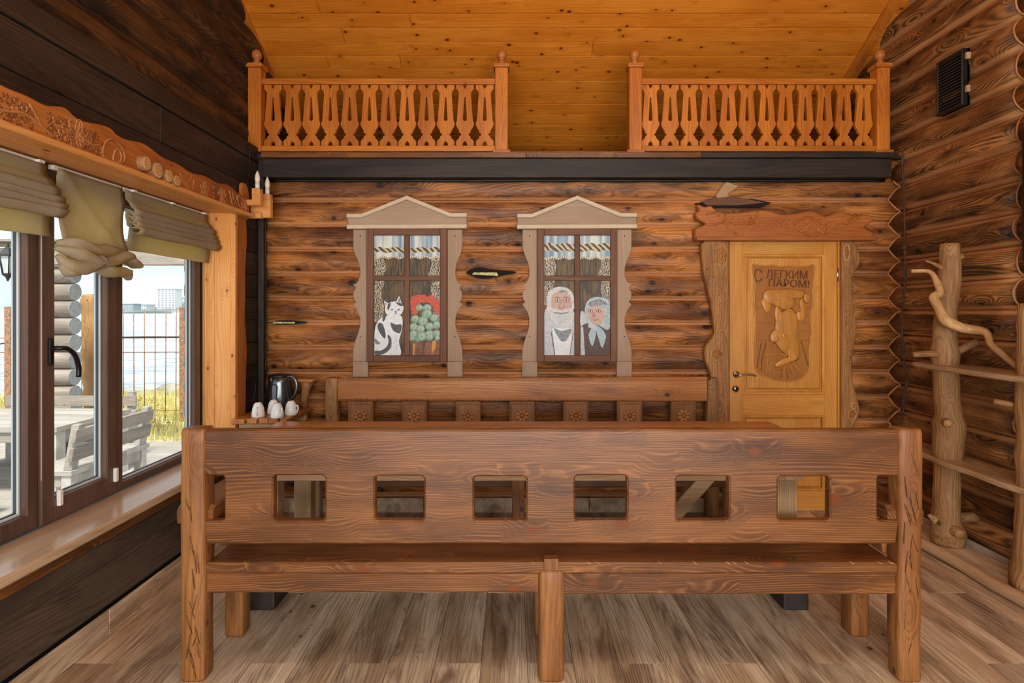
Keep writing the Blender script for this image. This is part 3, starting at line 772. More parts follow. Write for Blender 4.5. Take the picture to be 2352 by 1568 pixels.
bm = box_bm(-.047, .047, -.047, .047, 0, lz(160) - 2.612, .008)
post_me = mesh_of(bm); post_me.materials.append(M('balus_Z'))
fin = [(.002, 0), (.052, 0), (.052, .018), (.02, .02), (.016, .03), (.024, .036), (.024, .044), (.015, .05), (.02, .056), (.032, .068), (.036, .085), (.031, .104), (.018, .117), (.004, .121)]
fin_me = mesh_of(lathe_bm([(.002, 0), (.02, 0), (.016, .012), (.027, .02), (.027, .028), (.014, .036), (.024, .046), (.035, .062), (.037, .08), (.031, .1), (.018, .113), (.003, .117)], 18), True); fin_me.materials.append(M('carve_Z'))
cap_me = mesh_of(box_bm(-.058, .058, -.058, .058, 0, .03, .006)); cap_me.materials.append(M('balus_X'))
base_me = mesh_of(box_bm(-.064, .064, -.06, .06, 0, .026, .004)); base_me.materials.append(M('balus_X'))
rg = random.Random(6)
for side, xa, xb, b0, b1, lab in (('l', 590, 1152, 628, 1113, 'carved loft balustrade on the left, above the cat window'), ('r', 1457, 2021, 1494, 1981, 'carved loft balustrade on the right, above the door')):
    t = thing('balustrade', lab, 'balustrade', (lx((xa + xb) / 2), DL, 2.595), 'loft balustrades')
    for x in (xa, xb):
        base = 2.597
        if not (side == 'l' and x == xa): add('post_base', base_me, None, t, (lx(x), DL, base))
        p = add('post', post_me, None, t, (lx(x), DL, 2.612))
        for q in range(5):
            gx = lx(x) + rg.uniform(-.02, .02); gz = 2.66 + .11 * q + rg.uniform(0, .03); gl = rg.uniform(.04, .08)
            tube('chisel_mark', [(gx, DL - .047, gz), (gx + rg.uniform(-.008, .008), DL - .0485, gz + gl / 2), (gx + rg.uniform(-.006, .006), DL - .047, gz + gl)], [.001, .003, .001], 'flower_pale', t, 5)
        add('post_cap', cap_me, None, t, (lx(x), DL, lz(160)))
        add('finial', fin_me, None, t, (lx(x), DL, lz(160) + .028))
    top_x0 = lx(560) if side == 'l' else lx(xa)
    box('top_rail', lx(xa) + .046, lx(xb) - .046, DL - .035, DL + .035, lz(197), lz(184), 'balus_X', t, .005)
    box('bottom_rail', lx(xa) + .046, lx(xb) - .046, DL - .035, DL + .035, lz(350), lz(337), 'balus_X', t, .005)
    if side == 'l': box('rail_stub', lx(561), lx(xa) - .046, DL - .03, DL + .03, lz(211), lz(188), 'balus_X', t, .005)
    for i in range(12):
        x = b0 + (b1 - b0) * i / 11 + R.uniform(-1, 1)
        add('baluster', bal_me, None, t, (lx(x), DL, lz(338)))
# ------------------------------------------------------------------ painted mock windows with carved surrounds
DP = 4.195          # front plane of the surround
SC = 3.3375
plain('paint_blue', C(176, 200, 214), 0.5); plain('paint_blue_dark', C(104, 140, 164), 0.5); plain('paint_white', C(222, 226, 228), 0.5, var=0.08, vscale=60)
plain('paint_cream', C(214, 206, 178), 0.5); plain('paint_black', C(40, 38, 36), 0.5); plain('paint_grey', C(128, 134, 140), 0.5, var=0.25, vscale=50)
plain('paint_dark', C(72, 74, 78), 0.5, var=0.3, vscale=80); plain('paint_lightgrey', C(186, 190, 194), 0.5, var=0.14, vscale=60)
plain('paint_red', C(196, 74, 44), 0.5, var=0.35, vscale=150); plain('paint_leaf', C(122, 152, 134), 0.5, var=0.2, vscale=60); plain('paint_leaf_light', C(160, 182, 156), 0.5, var=0.15, vscale=60)
plain('paint_pot', C(128, 76, 40), 0.5, var=0.3, vscale=30); plain('paint_gold', C(206, 140, 44), 0.5); plain('paint_skin', C(192, 158, 142), 0.5, var=0.12, vscale=60)
plain('paint_skin_dark', C(150, 104, 88), 0.5); plain('paint_coat', C(74, 48, 44), 0.5, var=0.35, vscale=60); plain('paint_kerchief', C(164, 184, 192), 0.5, var=0.18, vscale=50)
plain('paint_beard', C(200, 200, 198), 0.5, var=0.16, vscale=70); plain('paint_pink', C(176, 122, 108), 0.5)
def streaks():
    t = NT('paint_olive'); tcn = t.node('ShaderNodeTexCoord')
    f = t.noise(t.vec(tcn.outputs['Object'], (90, 1, 9)), 1.0, 4, 0.6)
    g = t.noise(t.vec(tcn.outputs['Object'], (14, 1, 8)), 1.0, 3, 0.6)
    c = t.mix(t.smooth(f, 0.35, 0.65), C(44, 33, 17), C(110, 82, 34))
    c = t.mix(t.smooth(g, 0.5, 0.7), c, C(40, 30, 20)); t.link(c, t.b.inputs['Base Color'])
    t = NT('paint_stripe'); tcn = t.node('ShaderNodeTexCoord')
    f = t.noise(t.vec(tcn.outputs['Object'], (30, 1, 2)), 1.0, 1, 0.5)
    c = t.mix(t.smooth(f, 0.3, 0.7), C(112, 148, 172), C(222, 224, 212)); t.link(c, t.b.inputs['Base Color'])
    t = NT('paint_lace'); tcn = t.node('ShaderNodeTexCoord')
    v = t.node('ShaderNodeTexVoronoi'); v.feature = 'DISTANCE_TO_EDGE'; v.inputs['Scale'].default_value = 1.0
    t.link(t.vec(tcn.outputs['Object'], (85, 1, 60)), v.inputs['Vector'])
    w_ = t.node('ShaderNodeTexWave'); w_.inputs['Scale'].default_value = 22; w_.inputs['Distortion'].default_value = 12; w_.inputs['Detail'].default_value = 1
    t.link(tcn.outputs['Object'], w_.inputs['Vector'])
    m = t.math('MAXIMUM', t.smooth(v.outputs['Distance'], 0.035, 0.08, 1, 0), t.smooth(w_.outputs['Fac'], 0.86, 0.96))
    c = t.mix(m, C(54, 40, 26), C(204, 192, 166)); t.link(c, t.b.inputs['Base Color'])
    t = NT('paint_braid'); tcn = t.node('ShaderNodeTexCoord')
    w_ = t.node('ShaderNodeTexWave'); w_.bands_direction = 'DIAGONAL'; w_.inputs['Scale'].default_value = 14; w_.inputs['Distortion'].default_value = 3
    t.link(tcn.outputs['Object'], w_.inputs['Vector'])
    c = t.mix(t.smooth(w_.outputs['Fac'], 0.4, 0.6), C(70, 58, 44), C(206, 188, 146)); t.link(c, t.b.inputs['Base Color'])
streaks()
def ell(cx, cy, rx_, ry, n=18, a0=0.0):
    ca, sa = math.cos(a0), math.sin(a0)
    return [(cx + rx_ * math.cos(2 * math.pi * k / n) * ca - ry * math.sin(2 * math.pi * k / n) * sa, cy + rx_ * math.cos(2 * math.pi * k / n) * sa + ry * math.sin(2 * math.pi * k / n) * ca) for k in range(n)]
def clip(poly, x0, x1, y0, y1):
    def side(p, f, inter):
        o = []
        for i in range(len(p)):
            a, b = p[i - 1], p[i]
            if f(b):
                if not f(a): o.append(inter(a, b))
                o.append(b)
            elif f(a): o.append(inter(a, b))
        return o
    def ix(xv): return lambda a, b: (xv, a[1] + (b[1] - a[1]) * (xv - a[0]) / (b[0] - a[0]))
    def iy(yv): return lambda a, b: (a[0] + (b[0] - a[0]) * (yv - a[1]) / (b[1] - a[1]), yv)
    for f, it in ((lambda q: q[0] >= x0, ix(x0)), (lambda q: q[0] <= x1, ix(x1)), (lambda q: q[1] >= y0, iy(y0)), (lambda q: q[1] <= y1, iy(y1))):
        if len(poly) < 3: return []
        poly = side(poly, f, it)
    return poly

def mock_window(ox, lab, kind):
    """zoom-pixel coordinates (origin at photo x=ox, y=430, SC per photo pixel) -> metres on the wall"""
    def Q(x, y): return pxz(ox + x / SC, 430 + y / SC, DP)
    def QL(l): return [Q(*p) for p in l]
    x0, z0 = Q(530, 1455)
    root = thing('mock_window', lab, 'mock window', (x0, DP, z0), 'mock windows on the log wall')
    top = [(62, 225), (180, 225), (520, 95), (850, 225), (975, 225), (975, 300), (62, 300)]
    ped = prism('pediment', QL(top), 'platband_X', root, (), .05, .004, 'XZ', DP)
    prism('roof_moulding', QL([(58, 205), (172, 205), (518, 66), (852, 200), (977, 200), (977, 230), (848, 230), (518, 98), (176, 235), (58, 235)]), 'pale_trim', ped, (), .075, .004, 'XZ', DP - .022)
    prism('lower_moulding', QL([(58, 288), (977, 284), (977, 316), (58, 320)]), 'pale_trim', ped, (), .07, .004, 'XZ', DP - .02)
    prof = [(101, 322), (101, 440), (104, 480), (120, 525), (142, 575), (153, 625), (152, 680), (138, 715), (122, 736), (102, 740), (102, 748), (118, 760), (120, 775), (104, 800), (100, 830), (106, 860), (120, 876), (118, 882), (104, 890), (101, 902), (116, 918), (136, 950), (152, 1000), (153, 1060), (140, 1110), (118, 1170), (104, 1220), (99, 1260), (99, 1336)]
    for mir in (0, 1):
        def mx(p): return (1040 - p[0], p[1]) if mir else p
        b = [mx(p) for p in prof] + [mx((215, 1336)), mx((215, 322))]
        sd = prism('side_board', QL(b), 'platband_Z', root, (), .03, .003, 'XZ', DP + .012)
        prism('foot_board', QL([mx((98, 1338)), mx((98, 1455)), mx((215, 1455)), mx((215, 1338))]), 'platband_Z', root, (), .032, .003, 'XZ', DP + .009)
        for yy in (372, 1145, 1420): prism('screw', [Q(*p) for p in ell(mx((156, 0))[0], yy, 4.5, 4.5, 8)], 'dark_gap', sd, (), .003, 0, 'XZ', DP + .0095)
    # sash with four lights
    L, Rr, T, B = 212, 824, 318, 1336
    panes = [(266, 498, 370, 678), (540, 772, 370, 678), (266, 498, 716, 1286), (540, 772, 716, 1286)]
    hl = [QL([(a, c), (b, c), (b, d), (a, d)]) for a, b, c, d in panes]
    sash_ = prism('sash', QL([(L, T), (Rr, T), (Rr, B), (L, B)]), 'sash_Z', root, (), .02, .002, 'XZ', DP + .004)
    fr = []
    def bar(n_, a, b, c, d, m, dd=0.0): prism(n_, QL([(a, c), (b, c), (b, d), (a, d)]), m, sash_, (), .03, .004, 'XZ', DP - .022 + dd)
    bar('stile', L, 266, T, B, 'sash_Z'); bar('stile', 772, Rr, T, B, 'sash_Z')
    bar('rail', 266, 772, T, 370, 'sash_X', .001); bar('rail', 266, 772, 1286, B, 'sash_X', .001)
    bar('muntin', 498, 540, 370, 1286, 'sash_Z', .004); bar('muntin', 262, 776, 678, 716, 'sash_X', .002)
    D0 = DP + .0035
    for pi, (a, b, c, d) in enumerate(panes):
        pane = prism('pane', QL([(a - 3, c - 3), (b + 3, c - 3), (b + 3, d + 3), (a - 3, d + 3)]), 'paint_olive', root, (), .004, 0, 'XZ', D0 - .0015)
        lay = [0]
        def art(poly, mat, name='painted_shape'):
            p = clip(poly, a, b, c, d)
            if len(p) < 3: return
            lay[0] += 1
            prism(name, QL(p), mat, pane, (), .0005, 0, 'XZ', D0 - .002 - .00018 * lay[0])
        if pi < 2:
            ph = pi * 1.5
            def wv(y, am, per): return [(x, y + am * math.sin(x / per + ph)) for x in range(a, b + 1, 8)]
            yb1, yb2, ybb = (470, 490, 530) if kind == 'cat' else (440, 480, 535)
            s_in = (a, a + 85) if pi == 0 else (b - 85, b)
            e1 = [(s_in[1] if pi == 0 else s_in[0], 0)]
            xs_ = a + 80 if pi == 0 else b - 80
            lace = [(xs_ + 12 * math.sin(y / 30 + pi), y) for y in range(c, d + 10, 12)]
            art(lace + [(a if pi == 0 else b, d), (a if pi == 0 else b, c)], 'paint_lace', 'painted_lace')
            art([(a, c), (b, c)] + wv(ybb, 6, 14)[::-1], 'paint_stripe', 'painted_valance')
            band = wv(yb1 - 8, 6, 18); band2 = wv(yb2 + 8, 6, 18)
            art(band + band2[::-1], 'paint_braid', 'painted_braid')
            for x in range(a + 6, b, 13): art(ell(x, ybb + 7 + 6 * math.sin(x / 14 + ph), 5.5, 9, 8), 'paint_cream', 'painted_fringe')
            if kind == 'cat' and pi == 1 or kind != 'cat' and pi == 0: pass
        else:
            xs_ = a + 70 if pi == 2 else b - 62
            yend = 1030 if kind == 'cat' else 900
            lace = [(xs_ + 12 * math.sin(y / 38 + pi) - (10 if pi == 2 else -10) * (y - c) / 300, y) for y in range(c, yend, 12)]
            art(lace + [(a if pi == 2 else b, yend), (a if pi == 2 else b, c)], 'paint_lace', 'painted_lace')
        if kind == 'cat' and pi == 2:
            body = sp2([(352, 985), (300, 1020), (272, 1080), (266, 1180), (266, 1290), (460, 1290), (455, 1180), (478, 1090), (480, 1000), (440, 980)], 5)
            art(body, 'paint_white', 'painted_cat')
            art(sp2([(300, 1040), (330, 1050), (352, 1120), (345, 1160), (310, 1120), (290, 1070)], 4), 'paint_dark')
            art(sp2([(330, 1000), (356, 975), (350, 1010), (332, 1030)], 4), 'paint_dark')
            art(sp2([(392, 1036), (430, 1052), (470, 1050), (476, 1075), (462, 1118), (420, 1105), (398, 1075)], 4), 'paint_dark')
            tail = sp2([(270, 1255), (320, 1250), (365, 1215), (375, 1170), (366, 1135), (385, 1140), (400, 1190), (385, 1240), (340, 1275), (280, 1288)], 4)
            art(tail, 'paint_dark', 'painted_tail')
            art(sp2([(270, 1160), (312, 1190), (322, 1178), (300, 1205), (272, 1192)], 4), 'paint_grey')
            for x in (400, 425, 440): art([(x, 1130), (x + 2, 1130), (x - 6, 1285), (x - 9, 1285)], 'paint_lightgrey')
            art([(340, 868), (374, 890), (352, 930)], 'paint_white'); art([(348, 884), (364, 894), (354, 915)], 'paint_pink')
            art([(432, 880), (456, 832), (480, 900)], 'paint_white'); art([(444, 874), (458, 846), (470, 892)], 'paint_grey')
            art(sp2([(358, 900), (400, 878), (450, 878), (485, 905), (488, 940), (465, 980), (430, 994), (385, 990), (355, 965), (350, 930)], 4), 'paint_white', 'painted_cat_head')
            art(sp2([(372, 895), (392, 886), (388, 910), (376, 940), (366, 925)], 4), 'paint_dark'); art(sp2([(430, 880), (478, 892), (482, 910), (455, 905)], 4), 'paint_dark')
            for ex in (400, 452):
                art(ell(ex, 938, 13, 7, 12, -.2), 'paint_leaf_light'); art(ell(ex + 2, 938, 4, 7, 8), 'paint_black')
            art([(422, 950), (440, 948), (431, 960)], 'paint_black'); art([(430, 958), (432, 958), (444, 970), (430, 966), (418, 970)], 'paint_dark')
        if kind == 'cat' and pi == 3:
            for (x, y, r) in ((575, 860, 32), (605, 850, 30), (640, 855, 34), (590, 890, 30), (560, 885, 26), (700, 860, 34), (730, 885, 34), (742, 920, 26), (752, 955, 22), (575, 950, 28), (560, 925, 18)):
                art([(x + (r + 5 * math.sin(k * 2.9)) * math.cos(k * .5236), y + (r + 5 * math.cos(k * 3.7)) * math.sin(k * .5236)) for k in range(12)], 'paint_red', 'painted_blossom')
            art([(552, 1180), (772, 1180), (760, 1288), (560, 1288)], 'paint_pot', 'painted_pot')
            art([(640, 1180), (660, 1180), (640, 1288), (630, 1288)], 'paint_coat'); art(sp2([(712, 1180), (738, 1176), (734, 1230), (712, 1270), (706, 1262)], 4), 'paint_gold')
            art([(565, 1200), (580, 1200), (572, 1286), (562, 1286)], 'paint_gold')
            lv = [(612, 922, 28), (672, 925, 34), (600, 1150, 36), (580, 1010, 34), (640, 1025, 40), (670, 970, 40), (725, 1000, 34), (570, 1070, 34), (620, 1085, 36), (690, 1065, 34), (745, 1055, 32), (565, 1125, 34), (630, 1140, 42), (690, 1125, 36), (745, 1120, 32), (690, 1150, 30), (555, 1160, 20), (750, 1155, 22)]
            for k, (x, y, r) in enumerate(lv):
                art(ell(x, y, r, r * .92, 14), 'paint_leaf', 'painted_leaf'); art(ell(x + 4, y - 4, r * .72, r * .6, 12), 'paint_leaf_light')
                art(ell(x, y + 4, r * .22, r * .2, 8), 'paint_leaf')
        if kind != 'cat' and pi == 2:
            art(sp2([(266, 970), (310, 945), (420, 1050), (500, 950), (505, 1290), (266, 1290)], 3), 'paint_lightgrey', 'painted_shirt')
            art([(330, 1080), (480, 1080), (460, 1290), (350, 1290)], 'paint_white')
            art(sp2([(340, 1080), (400, 1100), (478, 1085), (440, 1170), (400, 1180), (370, 1140)], 3), 'paint_grey')
            art([(318, 1110), (325, 1110), (352, 1288), (345, 1288)], 'paint_dark'); art([(490, 1110), (494, 1110), (464, 1288), (460, 1288)], 'paint_dark')
            art(sp2([(290, 900), (290, 835), (325, 780), (385, 762), (450, 775), (488, 820), (495, 880), (485, 940), (300, 950)], 4), 'paint_beard', 'painted_hair')
            art(sp2([(322, 870), (330, 825), (370, 800), (420, 796), (462, 830), (476, 870), (470, 930), (400, 960), (330, 930)], 4), 'paint_skin', 'painted_face')
            art(sp2([(318, 935), (360, 930), (400, 945), (440, 930), (488, 935), (486, 1000), (460, 1060), (415, 1084), (360, 1060), (320, 1010)], 4), 'paint_beard', 'painted_beard')
            art(ell(402, 1005, 40, 42, 14), 'paint_lightgrey'); art(sp2([(345, 955), (400, 962), (455, 952), (455, 960), (400, 974), (350, 966)], 3), 'paint_grey')
            art(sp2([(375, 800), (415, 785), (450, 808), (420, 802), (400, 812)], 3), 'paint_grey')
            for ex in (368, 436):
                art(ell(ex, 868, 24, 17, 14), 'paint_pink'); art(ell(ex, 868, 15, 8, 12), 'paint_white'); art(ell(ex, 868, 7, 8, 10), 'paint_black')
                art(sp2([(ex - 24, 846), (ex, 838), (ex + 24, 850), (ex, 845)], 3), 'paint_dark')
            art(sp2([(396, 870), (410, 870), (428, 918), (415, 930), (388, 930), (376, 916)], 4), 'paint_pink', 'painted_nose'); art(sp2([(398, 872), (408, 872), (416, 912), (400, 924), (388, 914)], 4), 'paint_skin')
        if kind != 'cat' and pi == 3:
            art(sp2([(545, 960), (575, 960), (600, 1050), (548, 1070)], 3), 'paint_lightgrey')
            art(sp2([(552, 1070), (610, 1040), (660, 1060), (740, 1080), (790, 1060), (790, 1300), (580, 1300), (575, 1180)], 3), 'paint_coat', 'painted_coat')
            art([(546, 1075), (565, 1065), (580, 1290), (546, 1290)], 'paint_lightgrey')
            art(sp2([(590, 1020), (578, 940), (600, 870), (660, 840), (730, 850), (775, 890), (790, 990), (770, 1080), (740, 1090), (690, 1060), (620, 1050)], 4), 'paint_kerchief', 'painted_kerchief')
            art(sp2([(610, 880), (690, 860), (750, 890), (720, 900), (620, 915)], 4), 'paint_grey')
            art(sp2([(598, 960), (610, 925), (660, 908), (715, 918), (732, 965), (722, 1020), (690, 1055), (650, 1050), (610, 1010)], 4), 'paint_skin', 'painted_face')
            art(sp2([(640, 1062), (665, 1070), (655, 1170), (632, 1215), (608, 1140), (618, 1100)], 4), 'paint_kerchief'); art(sp2([(660, 1066), (700, 1075), (738, 1130), (735, 1170), (710, 1230), (680, 1150)], 4), 'paint_kerchief')
            art(sp2([(606, 1050), (640, 1045), (665, 1062), (640, 1075), (610, 1075)], 4), 'paint_lightgrey')
            for ex in (622, 682):
                art(ell(ex, 948, 20, 13, 12), 'paint_skin_dark'); art(ell(ex, 950, 11, 7, 10), 'paint_white'); art(ell(ex, 950, 6, 7, 8), 'paint_black')
            art(sp2([(640, 960), (652, 958), (662, 990), (648, 1000), (634, 992)], 4), 'paint_pink'); art(sp2([(618, 1002), (650, 1016), (686, 1004), (655, 1024)], 4), 'paint_skin_dark')
            for (x, y) in ((625, 885), (660, 868), (700, 870), (740, 900), (755, 940), (745, 985)): art(ell(x, y, 4, 4, 6), 'paint_black')
mock_window(780, 'mock window with a painted cat and red geranium behind its panes', 'cat')
mock_window(1170, 'mock window with a painted bearded man and kerchiefed woman behind its panes', 'pair')

# ------------------------------------------------------------------ door with carved panel and live-edge surround
ZS = 2.6125; DD = 4.20
def Q8(x, y, D=DD): return pxz(1580 + x / ZS, 400 + y / ZS, D)
def QL8(l, D=DD): return [Q8(*p, D) for p in l]
door = structroot('door_1', (Q8(570, 1500)[0], DD, 0))
lx0, lx1 = Q8(250, 0)[0], Q8(895, 0)[0]; ztop = Q8(0, 404)[1]
box('leaf_core', lx0, lx1, DD + .018, DD + .035, 0.01, ztop, 'door_Z', door, .002)
def dbar(n_, a, b, z0, z1, m, dd=0.0, t=.02): return prism(n_, rect(a, b, z0, z1), m, door, (), t, .003, 'XZ', DD + dd)
sx0, sx1 = Q8(330, 0)[0], Q8(820, 0)[0]
dbar('stile', lx0, sx0, .01, ztop, 'door_Z'); dbar('stile', sx1, lx1, .01, ztop, 'door_Z')
dbar('rail', sx0, sx1, Q8(0, 480)[1], ztop, 'door_X', .001)
dbar('rail', sx0, sx1, Q8(0, 1445)[1], Q8(0, 1322)[1], 'door_X', .001)
dbar('rail', sx0, sx1, .01, .16, 'door_X', .001)
def moulding(x0, x1, z0, z1):
    w_ = .022
    return prism('moulding', rect(x0, x1, z0, z1), 'door_Z', door, [rect(x0 + w_, x1 - w_, z0 + w_, z1 - w_)], .026, .008, 'XZ', DD - .006)
px0, px1, pz0, pz1 = sx0 - .006, sx1 + .006, Q8(0, 1325)[1], Q8(0, 478)[1]
moulding(px0, px1, pz0, pz1); moulding(px0, px1, .15, Q8(0, 1443)[1])
panel = prism('carved_panel', rect(Q8(358, 0)[0], Q8(800, 0)[0], Q8(0, 1290)[1], Q8(0, 498)[1]), 'door_Z', door, (), .02, .01, 'XZ', DD + .002)
prism('low_panel', rect(sx0 + .02, sx1 - .02, .18, Q8(0, 1465)[1]), 'door_Z', door, (), .02, .01, 'XZ', DD + .002)
wood('door_carve', C(150, 86, 28), C(190, 126, 52), C(206, 144, 68), 'Z', ring=70, warp=6, line=0.3, knots=0, rough=0.35, bump=0.1)
wood('door_ground', C(134, 76, 26), C(164, 102, 40), C(178, 118, 50), 'Z', ring=70, warp=6, line=0.3, knots=0, rough=0.4, bump=0.1)
cart = sp2([(388, 560), (400, 540), (440, 552), (500, 545), (560, 556), (640, 552), (690, 556), (745, 545), (762, 560), (752, 640), (745, 720), (752, 770), (735, 850), (745, 960), (728, 1030), (730, 1140), (712, 1195), (655, 1235), (560, 1238), (470, 1215), (420, 1190), (402, 1120), (405, 1000), (408, 880), (398, 780), (402, 650)], 5)
prism('sunk_field', QL8(cart), 'door_ground', panel, (), .002, 0, 'XZ', DD + .0008)
def rtube(n_, pts, r=.0035, m='door_carve', cl=False):
    p = [(Q8(a, b)[0], DD - .0005, Q8(a, b)[1]) for a, b in pts]
    p = spline(p, 4, cl)
    if cl: p.append(p[0])
    return add(n_, mesh_of(tube_bm(p, r, 6), True), m, panel)
rtube('cartouche_edge', [cart[i] for i in range(0, len(cart), 4)], .0055, 'door_carve', True)
for y in (748, 800, 845, 892, 940, 995):
    for x0, x1 in ((405, 500), (668, 738)): rtube('wall_line', [(x0, y), (x1, y)], .0018, 'carve_X')
def bump_(n_, poly, h, m='door_carve'):
    """carved cushion: outline swelling towards the middle"""
    p = QL8(poly); cx = sum(q[0] for q in p) / len(p); cy = sum(q[1] for q in p) / len(p)
    rings = []
    for k, hh in ((1.0, 0.0), (.93, .55), (.78, .85), (.5, 1.0), (.06, 1.0)):
        rings.append([Vector((cx + (q[0] - cx) * k, DD + .001 - h * hh, cy + (q[1] - cy) * k)) for q in p])
    return add(n_, mesh_of(loft_bm(rings), True), m, panel)
bump_('carved_body', sp2([(600, 800), (650, 830), (660, 900), (655, 980), (670, 1040), (668, 1100), (640, 1120), (600, 1090), (560, 1060), (540, 1000), (520, 920), (530, 860)], 4), .012)
bump_('carved_arm', sp2([(530, 780), (518, 840), (530, 900), (520, 930), (555, 925), (575, 860), (548, 800)], 4), .010)
bump_('carved_arm', sp2([(668, 760), (690, 750), (708, 840), (690, 880), (660, 880), (650, 830), (672, 820)], 4), .010)
bump_('carved_hand', sp2([(700, 712), (735, 720), (738, 760), (710, 776), (692, 750)], 4), .012)
bump_('carved_head', sp2([(490, 960), (520, 930), (560, 925), (600, 955), (620, 1000), (615, 1050), (580, 1072), (548, 1050), (520, 1010), (490, 1000)], 4), .016)
bump_('carved_arm', sp2([(615, 1030), (650, 1060), (652, 1110), (610, 1130), (560, 1150), (530, 1158), (520, 1140), (560, 1110), (600, 1090)], 4), .012)
bump_('carved_broom', sp2([(446, 720), (480, 690), (540, 690), (600, 685), (660, 695), (700, 700), (690, 740), (640, 745), (640, 790), (590, 815), (540, 800), (500, 780), (460, 770)], 4), .012)
bump_('carved_broom', sp2([(440, 760), (470, 740), (500, 790), (480, 830), (455, 815)], 4), .009)
rr = random.Random(4)
bm = bmesh.new()
for k in range(90):
    a = rr.uniform(0, 6.28); q = math.sqrt(rr.random())
    x, y = 575 + 75 * q * math.cos(a), 750 + 60 * q * math.sin(a)
    p = Q8(x, y); r = bmesh.ops.create_icosphere(bm, subdivisions=1, radius=1)
    aa = rr.uniform(0, 3.14)
    for v in r['verts']:
        u, w_ = v.co.x * .008, v.co.z * .003
        v.co = Vector((p[0] + u * math.cos(aa) - w_ * math.sin(aa), DD - .0105 + v.co.y * .005, p[1] + u * math.sin(aa) + w_ * math.cos(aa)))
o = add('carved_leaves', mesh_of(bm, True), 'door_carve', panel); o['kind'] = 'stuff'
for n_, pts in (('carved_bench', [(480, 1100), (480, 1080), (615, 1085), (618, 1100)]), ('carved_bench', [(480, 1100), (468, 1205)]), ('carved_bench', [(510, 1105), (480, 1210)]), ('carved_bench', [(610, 1140), (650, 1225)]), ('carved_bench', [(632, 1135), (690, 1205)]), ('carved_bench', [(490, 1185), (625, 1190)]),
                 ('carved_line', [(440, 1010), (425, 1100), (415, 1160)]), ('carved_line', [(470, 1010), (445, 1110), (440, 1180)]), ('carved_line', [(680, 1000), (705, 1090), (722, 1150)]), ('carved_line', [(560, 1170), (565, 1220)]), ('carved_line', [(590, 1170), (598, 1225)]),
                 ('carved_line', [(575, 815), (578, 850), (574, 900)]), ('carved_line', [(640, 840), (610, 930), (600, 960)]), ('carved_line', [(548, 1000), (560, 985), (575, 1000)]), ('carved_line', [(520, 1020), (512, 990), (520, 970)]), ('carved_mouth', [(545, 1030), (570, 1022), (600, 1030)]), ('carved_line', [(660, 1075), (655, 1100)])):
    rtube(n_, pts, .0038 if 'bench' in n_ else .0028, 'door_carve' if 'bench' in n_ else 'carve_dark')
for (x, y) in ((530, 988), (573, 967)):
    bump_('carved_eye', ell(x, y, 17, 19, 14), .021); bump_('carved_pupil', ell(x + 1, y, 7, 8, 10), .0225, 'carve_Z')
def text(name, s, x, y, h, mat, parent, D, rot=0.0, ext=.004, wide=None):
    cu = bpy.data.curves.new('lettering', 'FONT'); cu.body = s; cu.size = 1.0; cu.extrude = 0.02; cu.resolution_u = 3
    ob = bpy.data.objects.new('lettering', cu)
    me = bpy.data.meshes.new_from_object(ob); bpy.data.objects.remove(ob); bpy.data.curves.remove(cu)
    if not me.vertices: return None
    xs_ = [v.co.x for v in me.vertices]; ys_ = [v.co.y for v in me.vertices]
    k = h / (max(ys_) - min(ys_)); kx = wide / (max(xs_) - min(xs_)) if wide else k
    x0, y0 = min(xs_), min(ys_)
    for v in me.vertices:
        a, b, d = (v.co.x - x0) * kx, (v.co.y - y0) * k, v.co.z
        v.co = (x + a * math.cos(rot) - b * math.sin(rot), D - (d / .02) * ext, y + a * math.sin(rot) + b * math.cos(rot))
    return add(name, me, mat, parent)
#
a = Q8(396, 648); text('lettering', 'С', a[0], a[1], 82 / ZS * DD / F, 'carve_dark', panel, DD - .001, 0, .006, 50 / ZS * DD / F)  # letters coloured darker than the panel to stand for their carved shadow edges
a = Q8(470, 622); text('lettering', 'ЛЕГКИМ', a[0], a[1], 50 / ZS * DD / F, 'carve_dark', panel, DD - .001, -.03, .006, 245 / ZS * DD / F)
a = Q8(484, 672); text('lettering', 'ПАРОМ!', a[0], a[1], 46 / ZS * DD / F, 'carve_dark', panel, DD - .001, -.04, .006, 242 / ZS * DD / F)
# handle, lock, hinge
ros = Q8(290, 1200); rose = add('handle', mesh_of(lathe_bm([(.001, 0), (.026, 0), (.026, .006), (.018, .012), (.01, .014), (.01, .03), (.001, .03)], 20), True), 'chrome', door, (ros[0], DD, ros[1]), (math.pi / 2, 0, 0))
tube('lever', spline([(ros[0], DD - .028, ros[1]), (ros[0], DD - .05, ros[1]), (ros[0] + .02, DD - .056, ros[1]), (ros[0] + .09, DD - .054, ros[1] + .003), (ros[0] + .122, DD - .052, ros[1] - .008)], 4), .0075, 'chrome', door, 8)
ros = Q8(285, 1287); add('lock', mesh_of(lathe_bm([(.001, 0), (.026, 0), (.026, .006), (.018, .011), (.018, .014), (.001, .014)], 20), True), 'chrome', door, (ros[0], DD, ros[1]), (math.pi / 2, 0, 0))
box('thumb_turn', ros[0] - .004, ros[0] + .004, DD - .03, DD - .012, ros[1] - .016, ros[1] + .016, 'handle_dark', door, .002)
for yy in (603, 1900):
    hp = Q8(897, yy)
    tube('hinge', [(hp[0], DD - .004, hp[1] - .05), (hp[0], DD - .004, hp[1] + .05)], .008, 'chrome', door, 10)
